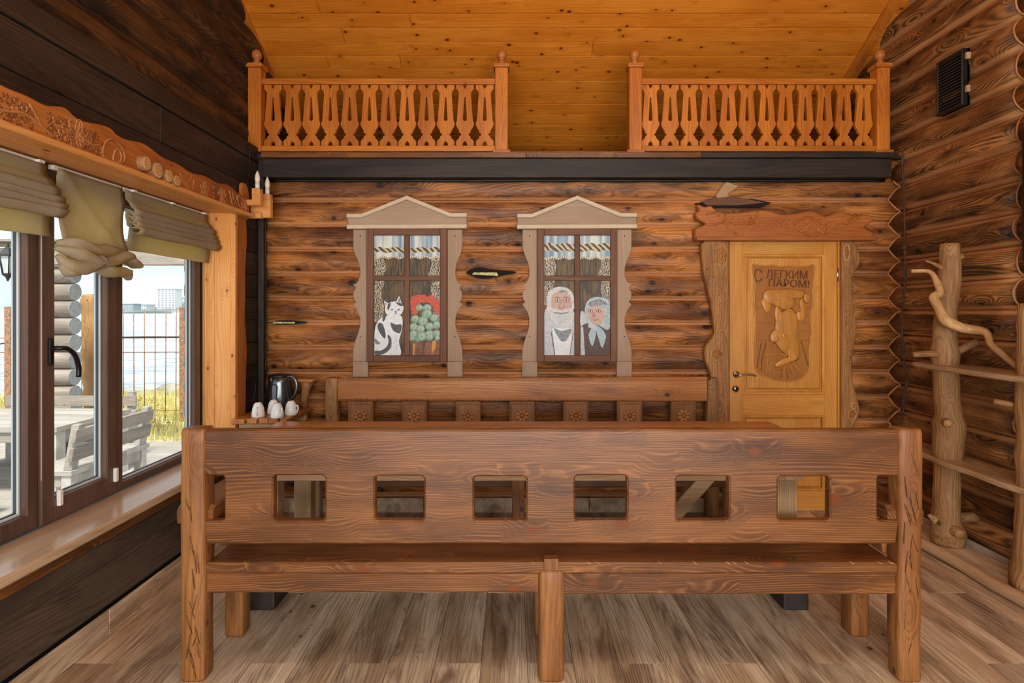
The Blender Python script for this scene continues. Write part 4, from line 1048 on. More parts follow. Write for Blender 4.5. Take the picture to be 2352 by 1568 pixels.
# frame and live-edge boards
jx0 = Q8(222, 0)[0]
dbar('frame_jamb', jx0, lx0 - .002, 0, ztop + .03, 'sash_Z', -.005, .06); dbar('frame_jamb', lx1 + .002, Q8(934, 0)[0], 0, ztop + .03, 'door_Z', -.01, .06); dbar('frame_head', jx0, Q8(934, 0)[0], ztop + .002, ztop + .03, 'sash_X', -.004, .06)
lef = sp2([(242, 402), (100, 402), (86, 470), (92, 560), (112, 660), (138, 770), (150, 860), (160, 930), (150, 975), (112, 1030), (102, 1085), (115, 1140), (138, 1200), (150, 1300), (165, 1420), (172, 1520)], 4, False)
DJ = DD - .045
w_l = prism('live_edge_jamb', QL8(lef + [(172, 1790), (250, 1790), (250, 402)], DJ), 'jamb_wood', door, (), .06, .008, 'XZ', DJ)
rig = sp2([(930, 402), (990, 402), (1018, 440), (1036, 500), (1028, 545), (995, 600), (985, 680), (1000, 800), (1014, 880), (1012, 960), (998, 1040), (988, 1120), (990, 1230), (1015, 1330), (1032, 1400), (1026, 1450), (990, 1515)], 4, False)
w_r = prism('live_edge_jamb', QL8(rig + [(985, 1790), (926, 1790), (926, 402)], DJ), 'jamb_wood', door, (), .06, .008, 'XZ', DJ)
wood('bark_pale', C(128, 86, 46), C(170, 124, 74), C(194, 150, 98), 'Z', ring=50, warp=6, line=0.35, kr=.012, rough=0.6, bump=0.3)
def gouges(parent, poly_ok, x0, x1, y0, y1, n_, sd, D):
    rr = random.Random(sd); bm = bmesh.new(); c_ = 0
    while c_ < n_:
        x, y = rr.uniform(x0, x1), rr.uniform(y0, y1)
        if not poly_ok(x, y): c_ += .2; continue
        c_ += 1; p = Q8(x, y, D); r = bmesh.ops.create_icosphere(bm, subdivisions=1, radius=1); aa = rr.uniform(-.4, .4)
        s_ = rr.uniform(.7, 1.2)
        for v in r['verts']:
            u, w_ = v.co.x * .004 * s_, v.co.z * .009 * s_
            v.co = Vector((p[0] + u * math.cos(aa) - w_ * math.sin(aa), D + .001 + v.co.y * .0035, p[1] + u * math.sin(aa) + w_ * math.cos(aa)))
    o = add('gouge_marks', mesh_of(bm, True), 'jamb_wood', parent); o['kind'] = 'stuff'
def inl(x, y):
    e = 90 + 60 * min(1, max(0, (y - 560) / 360)) if y < 960 else 150
    return e + 18 < x < 222 and not (560 > y > 400 and x > 150) and not (1000 < y < 1120)
gouges(w_l, inl, 100, 222, 500, 1500, 420, 3, DJ)
def inr(x, y):
    return 945 < x < 985 + 20 * math.sin((y - 500) / 180.0) and not (1150 < y < 1200)
gouges(w_r, inr, 940, 1010, 560, 1500, 420, 5, DJ)
def knotring(parent, cx, cy, rx_, ry, D):
    for k, s_ in enumerate((1.0, .62, .3)):
        p = [(Q8(*q, D)[0], D - .001, Q8(*q, D)[1]) for q in ell(cx, cy, rx_ * s_, ry * s_, 14)]; p.append(p[0])
        add('knot_ring', mesh_of(tube_bm(p, .006 - .001 * k, 6), True), 'bark_pale' if k == 0 else 'carve_Z', parent)
knotring(w_l, 172, 1080, 34, 38, DJ); knotring(w_l, 200, 490, 36, 72, DJ); knotring(w_r, 985, 1440, 24, 30, DJ); knotring(w_r, 992, 1388, 15, 18, DJ); knotring(w_r, 952, 470, 18, 50, DJ)
head = sp2([(46, 395), (42, 350), (50, 325), (105, 298), (62, 270), (48, 235), (70, 215), (60, 180), (100, 195), (140, 190), (175, 220), (230, 232), (330, 228), (430, 215), (500, 222), (560, 240), (640, 235), (740, 220), (800, 240), (830, 252), (900, 228), (960, 235), (1000, 250), (1050, 240), (1105, 252), (1105, 285), (1060, 318), (1105, 345), (1118, 376), (1128, 395)], 4, False)
DH = DD - .06
hd = prism('carved_header', QL8(head, DH), 'carve_X', door, (), .07, .008, 'XZ', DH)
prism('header_ledge', QL8([(48, 378), (1128, 376), (1128, 398), (48, 398)], DH), 'carve_X', hd, (), .09, .004, 'XZ', DH - .02)
def htube(pts, r): 
    p = spline([(Q8(a, b, DH)[0], DH - .001, Q8(a, b, DH)[1]) for a, b in pts], 4)
    add('carved_line', mesh_of(tube_bm(p, r * 1.3, 8), True), 'carve_X', hd)
for pts in ([(105, 300), (160, 300), (215, 280), (225, 240)], [(215, 290), (290, 360)], [(225, 270), (300, 300), (400, 270), (420, 225)], [(640, 300), (700, 260), (760, 270), (820, 330), (760, 370), (690, 350), (640, 300)], [(830, 300), (780, 330), (830, 360)], [(900, 300), (980, 290), (1040, 240)], [(960, 280), (1010, 240)], [(1060, 318), (1000, 325), (960, 330)], [(380, 260), (350, 300), (400, 290)], [(110, 240), (160, 230), (190, 250)]):
    htube(pts, .006)
rr = random.Random(8); bm = bmesh.new()
for k in range(420):
    x, y = rr.uniform(230, 960), rr.uniform(262, 368); p = Q8(x, y, DH)
    r = bmesh.ops.create_icosphere(bm, subdivisions=1, radius=1)
    for v in r['verts']: v.co = Vector((p[0] + v.co.x * .006, DH + .001 + v.co.y * .003, p[1] + v.co.z * .005))
o = add('gouge_marks', mesh_of(bm, True), 'carve_X', hd); o['kind'] = 'stuff'
# notch in the logs above the door with a plain board behind it
nt = prism('notch_board', QL8([(40, 178), (160, 150), (380, 150), (500, 172), (440, 200), (110, 205)], DB - .04), 'dark_gap', wall_back, (), .05, .002, 'XZ', DB - .052)
prism('notch_strip', QL8([(80, 165), (200, 128), (270, 135), (400, 158), (460, 172), (300, 188), (110, 188)], DB - .05), 'sash_X', nt, (), .01, .002, 'XZ', DB - .058)
prism('notch_chip', sp2(QL8([(205, 70), (235, 48), (275, 62), (300, 68), (280, 92), (240, 118), (250, 135), (165, 142)], DB - .05), 3), 'rawpine_X', nt, (), .02, .006, 'XZ', DB - .062)
# ------------------------------------------------------------------ carved cornice board over the window
XC = XL + 0.065
cor = thing('window_cornice', 'carved wavy board over the big window with leaves and log slices', 'cornice', (XC, 2.9, 2.10))
tops = [(0.6, 2.2), (0.9, 2.25), (1.2, 2.235), (1.5, 2.26), (1.75, 2.24), (2.006, 2.244), (2.113, 2.257), (2.212, 2.245), (2.299, 2.267), (2.368, 2.255), (2.547, 2.267), (2.603, 2.256), (2.755, 2.265), (2.89, 2.256), (3.12, 2.237), (3.389, 2.24), (3.651, 2.245), (3.829, 2.211), (3.905, 2.135)]
tp = [(a, b + .006 * math.sin(a * 23)) for a, b in sp2(tops, 5, False)]
cb_ = prism('carved_board', tp + [(3.9, 2.112), (0.6, 2.112)], 'carve_Y', cor, (), .04, .006, 'YZ', -XC)
prism('ledge', [(0.6, 2.095), (3.91, 2.095), (3.93, 2.104), (3.93, 2.122), (0.6, 2.122)], 'pine_Y', cor, (), .07, .006, 'YZ', -(XC + .022))
def ctube(pts, r, n_='carved_line', cl=False, m='flower_pale'):
    p = spline([(XC - .0005, a, b) for a, b in pts], 4, cl)
    if cl: p.append(p[0])
    return add(n_, mesh_of(tube_bm(p, r, 6), True), m, cb_)
def leaf(y, z, L, a, w=.35, n_='carved_leaf'):
    pts = []
    for k in range(12):
        t = 2 * math.pi * k / 12
        u, v = L / 2 + L / 2 * math.cos(t), L * w * math.sin(t) * (0.6 + 0.4 * math.sin(t / 2))
        pts.append((y + u * math.cos(a) - v * math.sin(a), z + u * math.sin(a) + v * math.cos(a)))
    ctube(pts, .0035, n_, True)
    ctube([(y, z), (y + L * .5 * math.cos(a), z + L * .5 * math.sin(a)), (y + L * .9 * math.cos(a), z + L * .9 * math.sin(a))], .0025)
ctube([(1.6, 2.14), (1.8, 2.17), (2.0, 2.16), (2.1, 2.18), (2.2, 2.15), (2.24, 2.13)], .006, 'carved_branch')
ctube([(2.12, 2.225), (2.18, 2.16), (2.23, 2.13)], .005, 'carved_branch')
for a in (80, 30, -20, 140, 200, -70): leaf(2.36, 2.185, .062, math.radians(a))
for a in (110, 60, 20, -30): leaf(1.95, 2.15, .07, math.radians(a))
ctube([(2.36, 2.185), (2.44, 2.165), (2.5, 2.185)], .005, 'carved_branch')
for k, (y, z, r) in enumerate([(2.07, 2.215, .013), (2.1, 2.2, .012), (2.06, 2.185, .012), (2.25, 2.2, .02), (2.27, 2.165, .012), (2.29, 2.19, .014), (2.26, 2.14, .01), (2.3, 2.15, .009), (2.33, 2.135, .008)]):
    ctube([(y + r * math.cos(t * .785), z + r * math.sin(t * .785)) for t in range(8)], .003, 'carved_berry', True)
ctube([(2.5, 2.14), (2.52, 2.2), (2.57, 2.225), (2.63, 2.2), (2.64, 2.15), (2.6, 2.125), (2.54, 2.125)], .006, 'carved_mushroom', True)
ctube([(2.57, 2.13), (2.575, 2.17), (2.6, 2.19), (2.62, 2.17), (2.61, 2.135)], .005, 'carved_mushroom', True)
# four sawn slices of branch glued on
for y, z, ry, rzz in ((2.76, 2.168, .034, .036), (2.845, 2.155, .042, .042), (2.94, 2.15, .034, .034), (3.01, 2.142, .034, .03)):
    sl = prism('log_slice', ell(y, z, ry, rzz, 16), 'bark_Y', cor, (), .035, .004, 'YZ', -(XC + .03))
    prism('slice_face', ell(y, z, ry * .86, rzz * .86, 16), 'slice_face', sl, (), .004, .001, 'YZ', -(XC + .0315))
    for q in (.6, .3):
        p = [(XC + .0315, a, b) for a, b in ell(y, z, ry * q, rzz * q, 12)]; p.append(p[0])
        add('growth_ring', mesh_of(tube_bm(p, .0012, 4), True), 'carve_Y', sl)
ctube([(3.08, 2.2), (3.13, 2.15), (3.2, 2.135), (3.22, 2.2)], .005, 'carved_branch'); ctube([(3.14, 2.15), (3.18, 2.18), (3.2, 2.22)], .004, 'carved_branch')
for a in (20, 90, 160, 230, 300): leaf(3.33, 2.165, .045, math.radians(a), .4)
for a in (60, 90, 120, 30, 150, -60, -100): leaf(3.53, 2.16, .055, math.radians(a), .28)
ctube([(3.62, 2.22), (3.66, 2.14), (3.7, 2.125)], .006, 'carved_branch'); ctube([(3.66, 2.22), (3.69, 2.14)], .004, 'carved_branch')
ctube([(3.72, 2.2), (3.76, 2.14), (3.82, 2.125), (3.85, 2.15), (3.8, 2.2)], .006, 'carved_mushroom', True)
for k in range(3): ctube(ell(3.79 + .02 * k, 2.155, .008, .014, 8), .003, 'carved_berry', True)
for k in range(4): ctube(ell(3.42 + .012 * (k % 2), 2.14 + .02 * k, .008, .008, 8), .003, 'carved_berry', True)
rr = random.Random(5); bm = bmesh.new()
for k in range(700):
    y = rr.choice((rr.uniform(1.98, 2.14), rr.uniform(2.2, 2.34), rr.uniform(2.38, 2.48), rr.uniform(3.6, 3.78), rr.uniform(3.4, 3.5))); z = rr.uniform(2.13, 2.225)
    r = bmesh.ops.create_icosphere(bm, subdivisions=1, radius=.0045)
    for v in r['verts']: v.co = Vector((v.co.x * .6 + XC, v.co.y + y, v.co.z + z))
o = add('stippling', mesh_of(bm, True), 'carve_dark', cb_); o['kind'] = 'stuff'

# ------------------------------------------------------------------ roman blinds and the knotted one
def blind(label, y0, y1, ztop, folds, seed, sag=.0, spread=.0):
    t = thing('roman_blind', label, 'blind', (-1.98, (y0 + y1) / 2, ztop), 'roman blinds at the big window')
    box('headrail', -2.0, -1.975, y0, y1, ztop - .012, ztop + .008, 'white_plastic', t, .002)
    for k in range(3): box('rail_clip', -1.985, -1.955, y0 + (y1 - y0) * (.06 + .43 * k), y0 + (y1 - y0) * (.06 + .43 * k) + .03, ztop - .006, ztop + .006, 'white_plastic', t, .002)
    # upper flat sheet then hanging pleats, as one cloth strip
    prof = [(-1.97, ztop - .005), (-1.968, ztop - .05)]
    z = ztop - .07
    for k in range(folds):
        xo = -1.935 + .006 * k
        low = ztop - .145 - .028 * k
        prof += [(-1.95, z), (xo, z - .025), (xo + .014, (z + low) / 2), (xo + .01, low + .008), (xo - .005, low), (-1.955, low + .012), (-1.965, low + .04)]
        z = low + .035
    prof += [(-1.968, ztop - .145 - .028 * folds - .02), (-1.967, ztop - .145 - .028 * folds - .055)]
    P_ = spline([(a, 0, b) for a, b in prof], 4)
    n = 14; bm = bmesh.new(); rows = []
    for i in range(n + 1):
        y = y0 + (y1 - y0) * i / n; e = (i / n - .5) * 2; row = []
        for j, p in enumerate(P_):
            f = j / len(P_)
            dx = .006 * noise.noise(Vector((y * 5, j * .12, seed))) * min(1, f * 3); dz = (.008 * noise.noise(Vector((y * 4, j * .08, seed + 4))) - sag * e * e) * min(1, f * 2)
            dy = spread * e * math.sin(f * 3.1) * .5 + .012 * math.sin(j * .45 + seed) * abs(e) ** 4 * f
            row.append(bm.verts.new((p.x + dx + .012 * abs(e) ** 6 * f, y + dy, p.z + dz)))
        rows.append(row)
    for a, b in zip(rows, rows[1:]):
        for j in range(len(a) - 1): bm.faces.new((a[j], b[j], b[j + 1], a[j + 1]))
    o = add('cloth', mesh_of(bm, True), 'linen', t)
    md = o.modifiers.new('thick', 'SOLIDIFY'); md.thickness = .0025
    tube('pull_cord', [(-1.975, y1 - .02, ztop), (-1.975, y1 - .02, .75)], .0012, 'white_plastic', t, 4)
    return t
blind('folded linen roman blind at the left edge, nearest the camera', 1.78, 2.44, 2.085, 4, 1.0, spread=.06)
blind('folded linen roman blind beside the bright pine jamb', 2.935, 3.735, 2.085, 4, 6.0, spread=.03)
t = thing('roman_blind', 'linen roman blind hanging flat with its lower end twisted in a knot', 'blind', (-1.98, 2.7, 2.085), 'roman blinds at the big window')
box('headrail', -2.0, -1.975, 2.485, 2.915, 2.073, 2.093, 'white_plastic', t, .002)
bm = bmesh.new(); rows = []
for i in range(17):
    z = 2.08 - .32 * i / 16; row = []
    for j in range(15):
        u = j / 14; y = 2.49 + .42 * u
        crease = .012 * max(0, 1 - abs((u - .35) - (i / 16 - .4) * .8) * 9) + .01 * max(0, 1 - abs((u - .9) + (i / 16 - .4) * .6) * 8)
        row.append(bm.verts.new((-1.968 + crease + .008 * noise.noise(Vector((y * 6, z * 6, 2))) + (.03 * (i / 16) ** 3), y + .006 * math.sin(i * .4) * u, z)))
    rows.append(row)
for a, b in zip(rows, rows[1:]):
    for j in range(len(a) - 1): bm.faces.new((a[j], b[j], b[j + 1], a[j + 1]))
o = add('cloth', mesh_of(bm, True), 'linen', t); o.modifiers.new('thick', 'SOLIDIFY').thickness = .0025
def fold(pts, rads, sd, fl=.6):
    return add('cloth_fold', mesh_of(tube_bm(spline(pts, 6), [0] * 0 or [r for r in rads], 14, None, fl, .35, sd), True), 'linen', t)
def rint(rs, n):
    out = []
    for a, b in zip(rs, rs[1:]): out += [a + (b - a) * k / n for k in range(n)]
    return out + [rs[-1]]
def fold2(pts, rs, sd, fl=.65): fold(pts, [q * 1.35 for q in rint(rs, 6)], sd, fl)
XK = -1.935
fold2([(XK - .02, 2.47, 1.73), (XK + .01, 2.55, 1.715), (XK + .03, 2.66, 1.685), (XK + .02, 2.76, 1.70), (XK + .0, 2.87, 1.735), (XK - .01, 2.95, 1.735)], [.01, .04, .032, .026, .036, .016], 1)
fold2([(XK - .02, 2.475, 1.755), (XK + .02, 2.53, 1.76), (XK + .025, 2.62, 1.745), (XK + .01, 2.75, 1.75), (XK - .015, 2.9, 1.765)], [.012, .03, .03, .03, .008], 2)
fold2([(XK - .01, 2.465, 1.70), (XK + .01, 2.5, 1.665), (XK + .015, 2.56, 1.66), (XK + .03, 2.65, 1.685)], [.012, .03, .036, .03], 3)
fold2([(XK - .0, 2.47, 1.66), (XK + .01, 2.5, 1.632), (XK + .01, 2.55, 1.64), (XK + .03, 2.63, 1.675)], [.01, .024, .026, .02], 4)
fold2([(XK + .025, 2.64, 1.69), (XK + .02, 2.72, 1.655), (XK + .01, 2.8, 1.65), (XK, 2.88, 1.655), (XK - .01, 2.925, 1.625)], [.024, .032, .026, .028, .012], 5)
fold2([(XK + .03, 2.655, 1.715), (XK + .042, 2.67, 1.69), (XK + .03, 2.665, 1.655)], [.012, .02, .01], 6, .9)
fold2([(XK - .01, 2.86, 1.71), (XK - .005, 2.93, 1.715), (XK - .01, 2.99, 1.70), (XK - .012, 3.01, 1.69)], [.012, .03, .026, .01], 7)

# ------------------------------------------------------------------ wall sconce on the window wall near the rear corner
sc = thing('wall_sconce', 'wooden wall sconce with two flame bulbs in the dark corner', 'lamp', (XL, 3.98, 2.15))
SX = XL + .005
prism('back_plate', sp2([(3.88, 2.16), (3.87, 2.30), (3.9, 2.33), (3.95, 2.32), (3.98, 2.26), (3.99, 2.18), (3.97, 2.10), (3.92, 2.08)], 4), 'balus_Z', sc, (), .022, .004, 'YZ', -(SX + .022))
for k, (y, x, z) in enumerate(((3.885, SX + .12, 2.20), (4.02, SX + .13, 2.19))):
    arm = prism('arm', [(SX + .02, z - .03 - .05 * k), (x + .03, z - .03 - .05 * k), (x + .03, z + .05), (x - .03, z + .05), (x - .03, z + .01), (SX + .02, z + .01)], 'pine_X', sc, (), .05, .006, 'XZ', y - .025)
    box('socket_block', x - .027, x + .027, y - .027, y + .027, z + .045, z + .085, 'pine_Z', sc, .004)
    cd = lathe('candle_sleeve', [(.002, 0), (.015, 0), (.015, .04), (.002, .04)], 'white_plastic', sc, 14, (x, y, z + .085))
    lathe('flame_bulb', [(.002, 0), (.011, 0), (.016, .015), (.018, .03), (.014, .055), (.006, .075), (.001, .085)], 'bulb', sc, 14, (x, y, z + .124))
box('arm_tie', SX + .02, SX + .11, 3.96, 4.0, 2.1, 2.14, 'pine_X', sc, .004)
tag(tube('power_cable', spline([(XL + .02, 4.0, 2.62), (XL + .02, 3.995, 2.45), (XL + .018, 3.96, 2.33)], 6), .004, 'cable_black', None, 6), 'black cable running down to the wall sconce from the loft', 'cable')

# ------------------------------------------------------------------ corner shelf with kettle and cups
SHZ = .768
sh = thing('corner_shelf', 'small plank corner shelf by the window jamb holding cups and kettle', 'shelf', (-1.65, 3.95, SHZ - .04))
xs_ = [-1.81, -1.715, -1.64, -1.57, -1.505, -1.45]
for k, (a, b) in enumerate(zip(xs_, xs_[1:])):
    ya = 3.70 + [.0, .012, .02, .008, .025][k]
    prism('slat', rrect(a + .002, b - .002, ya, DB - .055, .012), 'table_Y', sh, (), .035, .006, 'XY', -SHZ)
box('bearer', -1.80, -1.46, 3.80, 3.84, SHZ - .08, SHZ - .036, 'rawpine_X', sh)
box('bearer', -1.80, -1.46, 4.08, 4.12, SHZ - .08, SHZ - .036, 'rawpine_X', sh)
box('leg', -1.63, -1.585, 3.80, 3.85, 0.0, SHZ - .08, 'rawpine_Z', sh); box('leg', -1.50, -1.46, 4.08, 4.12, 0.0, SHZ - .08, 'bark_Z', sh)
box('leg', -1.80, -1.76, 4.08, 4.12, 0.0, SHZ - .08, 'bark_Z', sh)
tube('curved_brace', spline([(-1.79, 3.82, SHZ - .09), (-1.74, 3.82, SHZ - .1), (-1.68, 3.825, SHZ - .105), (-1.6, 3.825, SHZ - .1)], 4), .014, 'rawpine_X', sh, 8)
cup_me = None
for k, (x, y, lab) in enumerate(((-1.668, 3.79, 'white cup upside down on the corner shelf, nearest the window jamb'), (-1.612, 3.90, 'white cup upside down, back left one right before the kettle'), (-1.530, 3.76, 'white cup upside down at the front edge of the corner shelf'), (-1.478, 3.86, 'white cup upside down at the right end of the corner shelf'))):
    c_ = thing('cup', lab, 'cup', (x, y, SHZ), 'white cups on the corner shelf')
    prof = [(.036, 0), (.040, .001), (.041, .012), (.039, .035), (.034, .062), (.027, .082), (.021, .088), (.021, .093), (.018, .093), (.017, .088), (.002, .087)]
    if cup_me is None:
        bm = lathe_bm([(.002, .003), (.036, .003)] + prof, 24); cup_me = mesh_of(bm, True); cup_me.materials.append(M('white_ceramic'))
        a0 = math.radians(-75)
        hp = spline([(.036 * math.cos(a0), .036 * math.sin(a0), .065), (.055 * math.cos(a0), .055 * math.sin(a0), .066), (.062 * math.cos(a0), .062 * math.sin(a0), .045), (.052 * math.cos(a0), .052 * math.sin(a0), .022), (.04 * math.cos(a0), .04 * math.sin(a0), .018)], 4)
        hd_me = mesh_of(tube_bm(hp, .0045, 8), True); hd_me.materials.append(M('white_ceramic'))
    add('bowl', cup_me, None, c_, (x, y, SHZ), (0, 0, .3 * k)); add('handle', hd_me, None, c_, (x, y, SHZ), (0, 0, .3 * k))
kx, ky = -1.635, 4.06
ke = thing('kettle', 'dark steel electric kettle with a loop handle on the corner shelf', 'kettle', (kx, ky, SHZ))
lathe('base', [(.002, 0), (.085, 0), (.085, .018), (.07, .022), (.002, .022)], 'kettle_plastic', ke, 28, (kx, ky, SHZ))
lathe('body', [(.002, .023), (.088, .023), (.09, .04), (.085, .12), (.076, .2), (.072, .232), (.002, .232)], 'kettle_dark', ke, 32, (kx, ky, SHZ))
lathe('lid', [(.002, .232), (.071, .232), (.069, .245), (.05, .252), (.002, .254)], 'kettle_plastic', ke, 28, (kx, ky, SHZ))
tube('handle', spline([(kx + .06, ky - .02, SHZ + .238), (kx + .1, ky - .03, SHZ + .236), (kx + .13, ky - .035, SHZ + .2), (kx + .133, ky - .035, SHZ + .15), (kx + .115, ky - .03, SHZ + .1), (kx + .085, ky - .02, SHZ + .07)], 5), .011, 'steel', ke, 10)
prism('water_gauge', rrect(kx - .018, kx + .018, SHZ + .06, SHZ + .19, .017), 'steel', ke, (), .02, .004, 'XZ', ky - .094)
add('spout', mesh_of(loft_bm([[Vector((kx - .05 + dx, ky - .05 + dy, SHZ + z)) for dx, dy in ((-.02, .02), (.02, -.02), (.01, .03))] for z in (.19, .235)]), True), 'kettle_dark', ke)
st = thing('stump_stand', 'wooden stand with flat top and tapered stem behind the kettle', 'stand', (-1.475, 4.14, SHZ))
tube('stem', [(-1.49, 4.14, SHZ), (-1.492, 4.14, SHZ + .06), (-1.475, 4.14, SHZ + .14), (-1.47, 4.14, SHZ + .195)], [.022, .026, .034, .05], 'bark_Z', st, 10, .25)
prism('top', rrect(-1.535, -1.405, 4.08, 4.2, .02), 'table_X', st, (), .02, .005, 'XY', -(SHZ + .212))
sk = thing('socket_strip', 'black socket strip on the dark wall beside the window jamb', 'socket', (XL + .01, 4.05, .96))
prism('plate', rrect(3.93, 4.15, .955, 1.0, .006), 'black_plastic', sk, (), .014, .003, 'YZ', -(XL + .016))
for k in range(3):
    prism('outlet', ell(3.965 + .07 * k, .978, .016, .016, 14), 'kettle_plastic', sk, (), .004, .001, 'YZ', -(XL + .019))
tube('cord', spline([(XL + .03, 4.035, .97), (XL + .05, 4.03, .94), (XL + .05, 4.0, .86), (XL + .07, 3.98, .80), (XL + .12, 4.0, SHZ + .006), (kx - .1, ky - .02, SHZ + .006)], 6), .0035, 'cable_black', ke, 6)
tag(tube('power_cable', spline([(XL + .05, 4.19, .98), (XL + .055, 4.19, 1.5), (XL + .05, 4.19, 2.1), (XL + .06, 4.19, 2.56)], 8), .004, 'cable_black', None, 6), 'black cable fixed vertically along the rear left corner', 'cable')

# ------------------------------------------------------------------ driftwood shelving on the log wall
dw = thing('driftwood_shelf', 'shelving of tree trunks and live edge boards along the log wall', 'shelf', (2.63, 3.5, 0))
def wob(pts, rs, sd, m='bark_Z', n_='trunk', seg=16, jit=.16, par=dw):
    P_ = spline(pts, 6); return add(n_, mesh_of(tube_bm(P_, rint(rs, 6), seg, None, 1.0, jit, sd), True), m, par)
TXc, TYc = 2.635, 3.5
tk = wob([(TXc, TYc, .05), (TXc + .005, TYc, .12), (TXc - .005, TYc, .2), (TXc, TYc, .35), (TXc + .005, TYc, .52), (TXc + .01, TYc, .66), (TXc + .012, TYc, .78), (TXc + .01, TYc, .86), (TXc - .005, TYc, 1.1), (TXc - .008, TYc, 1.22), (TXc, TYc, 1.45), (TXc + .02, TYc, 1.7), (TXc + .025, TYc, 1.87)],
         [.078, .092, .076, .07, .07, .078, .086, .068, .066, .073, .061, .057, .05], 2)
def stub(p, q, r0, r1, sd=1):
    s_ = tube('branch_stub', spline([p, ((p[0] + q[0]) / 2, (p[1] + q[1]) / 2, (p[2] + q[2]) / 2 + .005), q], 3), rint([r0, (r0 + r1) / 2, r1], 3), 'bark_X', tk, 10, .2, sd)
    return s_
stub((TXc, TYc - .04, .15), (TXc + .0, TYc - .12, .15), .04, .03); stub((TXc + .05, TYc, .2), (TXc + .17, TYc - .02, .22), .035, .03); stub((TXc - .05, TYc, .18), (TXc - .12, TYc - .02, .23), .03, .01)
stub((TXc - .03, TYc - .04, .79), (TXc - .08, TYc - .12, .80), .03, .022); stub((TXc - .04, TYc - .02, 1.2), (TXc - .22, TYc - .03, 1.2), .022, .017); stub((TXc + .04, TYc - .03, 1.22), (TXc + .13, TYc - .08, 1.28), .024, .024)
stub((TXc - .02, TYc, 1.72), (TXc - .13, TYc - .01, 1.765), .014, .006); stub((TXc + .04, TYc, 1.76), (TXc + .08, TYc - .03, 1.8), .03, .02); stub((TXc - .04, TYc, 1.62), (TXc - .09, TYc - .02, 1.66), .02, .012)
t2 = wob([(2.64, 2.92, .05), (2.64, 2.92, .3), (2.64, 2.92, .8), (2.635, 2.92, 1.1), (2.64, 2.92, 1.5)], [.1, .08, .07, .07, .06], 9)
stub((2.63, 2.95, .96), (2.52, 3.02, .99), .02, .014, 5)
def live_board(z, t_, edge_pts, back=2.765, m='grey_Y', n_='shelf_board'):
    e = sp2(edge_pts, 5, False)
    return prism(n_, e + [(back, edge_pts[-1][1]), (back, edge_pts[0][1])], m, dw, (), t_, .008, 'XY', -z)
wood('shelf_wood', C(120, 90, 62), C(170, 134, 98), C(196, 162, 126), 'Y', ring=70, warp=8, line=0.4, kr=.012, rough=0.4, bump=0.15)
live_board(1.137, .03, [(2.66, 3.74), (2.58, 3.72), (2.55, 3.6), (2.53, 3.4), (2.515, 3.2), (2.50, 3.0), (2.51, 2.8), (2.5, 2.4)], m='shelf_wood')
live_board(.575, .032, [(2.6, 3.95), (2.55, 3.8), (2.565, 3.6), (2.54, 3.4), (2.55, 3.2), (2.535, 3.0), (2.55, 2.8), (2.54, 2.4)], m='shelf_wood')
# base platform with rounded rails
box('base_board', 2.54, 2.748, 2.3, 4.05, .0, .05, 'floor_tile', dw, .004)
tube('base_rail', [(2.525 + .006 * math.sin(k), 4.1 - .1 * k, .034) for k in range(19)], .034, 'shelf_wood', dw, 10, .12)
# bent driftwood limb
limb = [px(2093, 622, 3.46), px(2135, 624, 3.44), px(2152, 650, 3.42), px(2158, 672, 3.40), px(2143, 682, 3.4), px(2155, 706, 3.4), px(2172, 735, 3.38), px(2208, 752, 3.34), px(2262, 762, 3.28), px(2275, 790, 3.24), px(2300, 812, 3.2), px(2328, 836, 3.15), px(2356, 858, 3.1)]
P_ = spline(limb, 6)
add('driftwood_limb', mesh_of(tube_bm(P_, rint([.011, .013, .02, .024, .024, .026, .03, .028, .024, .018, .02, .018, .016], 6), 12, None, 1.0, .3, 3), True), 'bark_pale', dw)
# hanging string of twisted vine by the corner
vine = thing('hanging_vine', 'thin dry vine hanging down the log wall by the corner', 'vine', (2.66, 3.92, .9))
vp = [px(2092, 318, 3.93), px(2074, 345, 3.92), px(2073, 400, 3.92), px(2077, 470, 3.92), px(2077, 560, 3.92), px(2078, 640, 3.92), px(2076, 684, 3.92), px(2070, 730, 3.92), px(2073, 800, 3.92), px(2078, 840, 3.92), px(2082, 870, 3.92), px(2077, 905, 3.92), px(2074, 945, 3.92), px(2070, 985, 3.92)]
vp = [(min(a[0], 2.745), a[1], a[2]) for a in vp]
tube('strand', spline(vp, 5), .0065, 'rope', vine, 6, .5)
tube('strand', spline([(a[0] + .008 * math.sin(i * 2.1), a[1] - .006, a[2] - .02) for i, a in enumerate(vp[1:])], 5), .004, 'rope', vine, 6, .5)
for yy in (568, 684, 790, 803, 920): 
    q = px(2076, yy, 3.91); tube('knot', [(q[0] - .012, q[1], q[2] - .008), (q[0], q[1], q[2]), (q[0] + .012, q[1], q[2] + .008)], [.006, .014, .006], 'rope', vine, 8, .5)
tube('twig', spline([px(2082, 868, 3.9), px(2088, 850, 3.88), px(2086, 838, 3.88)], 4), .003, 'rope', vine, 5); tube('twig', spline([px(2078, 930, 3.9), px(2092, 895, 3.88)], 4), .003, 'rope', vine, 5)

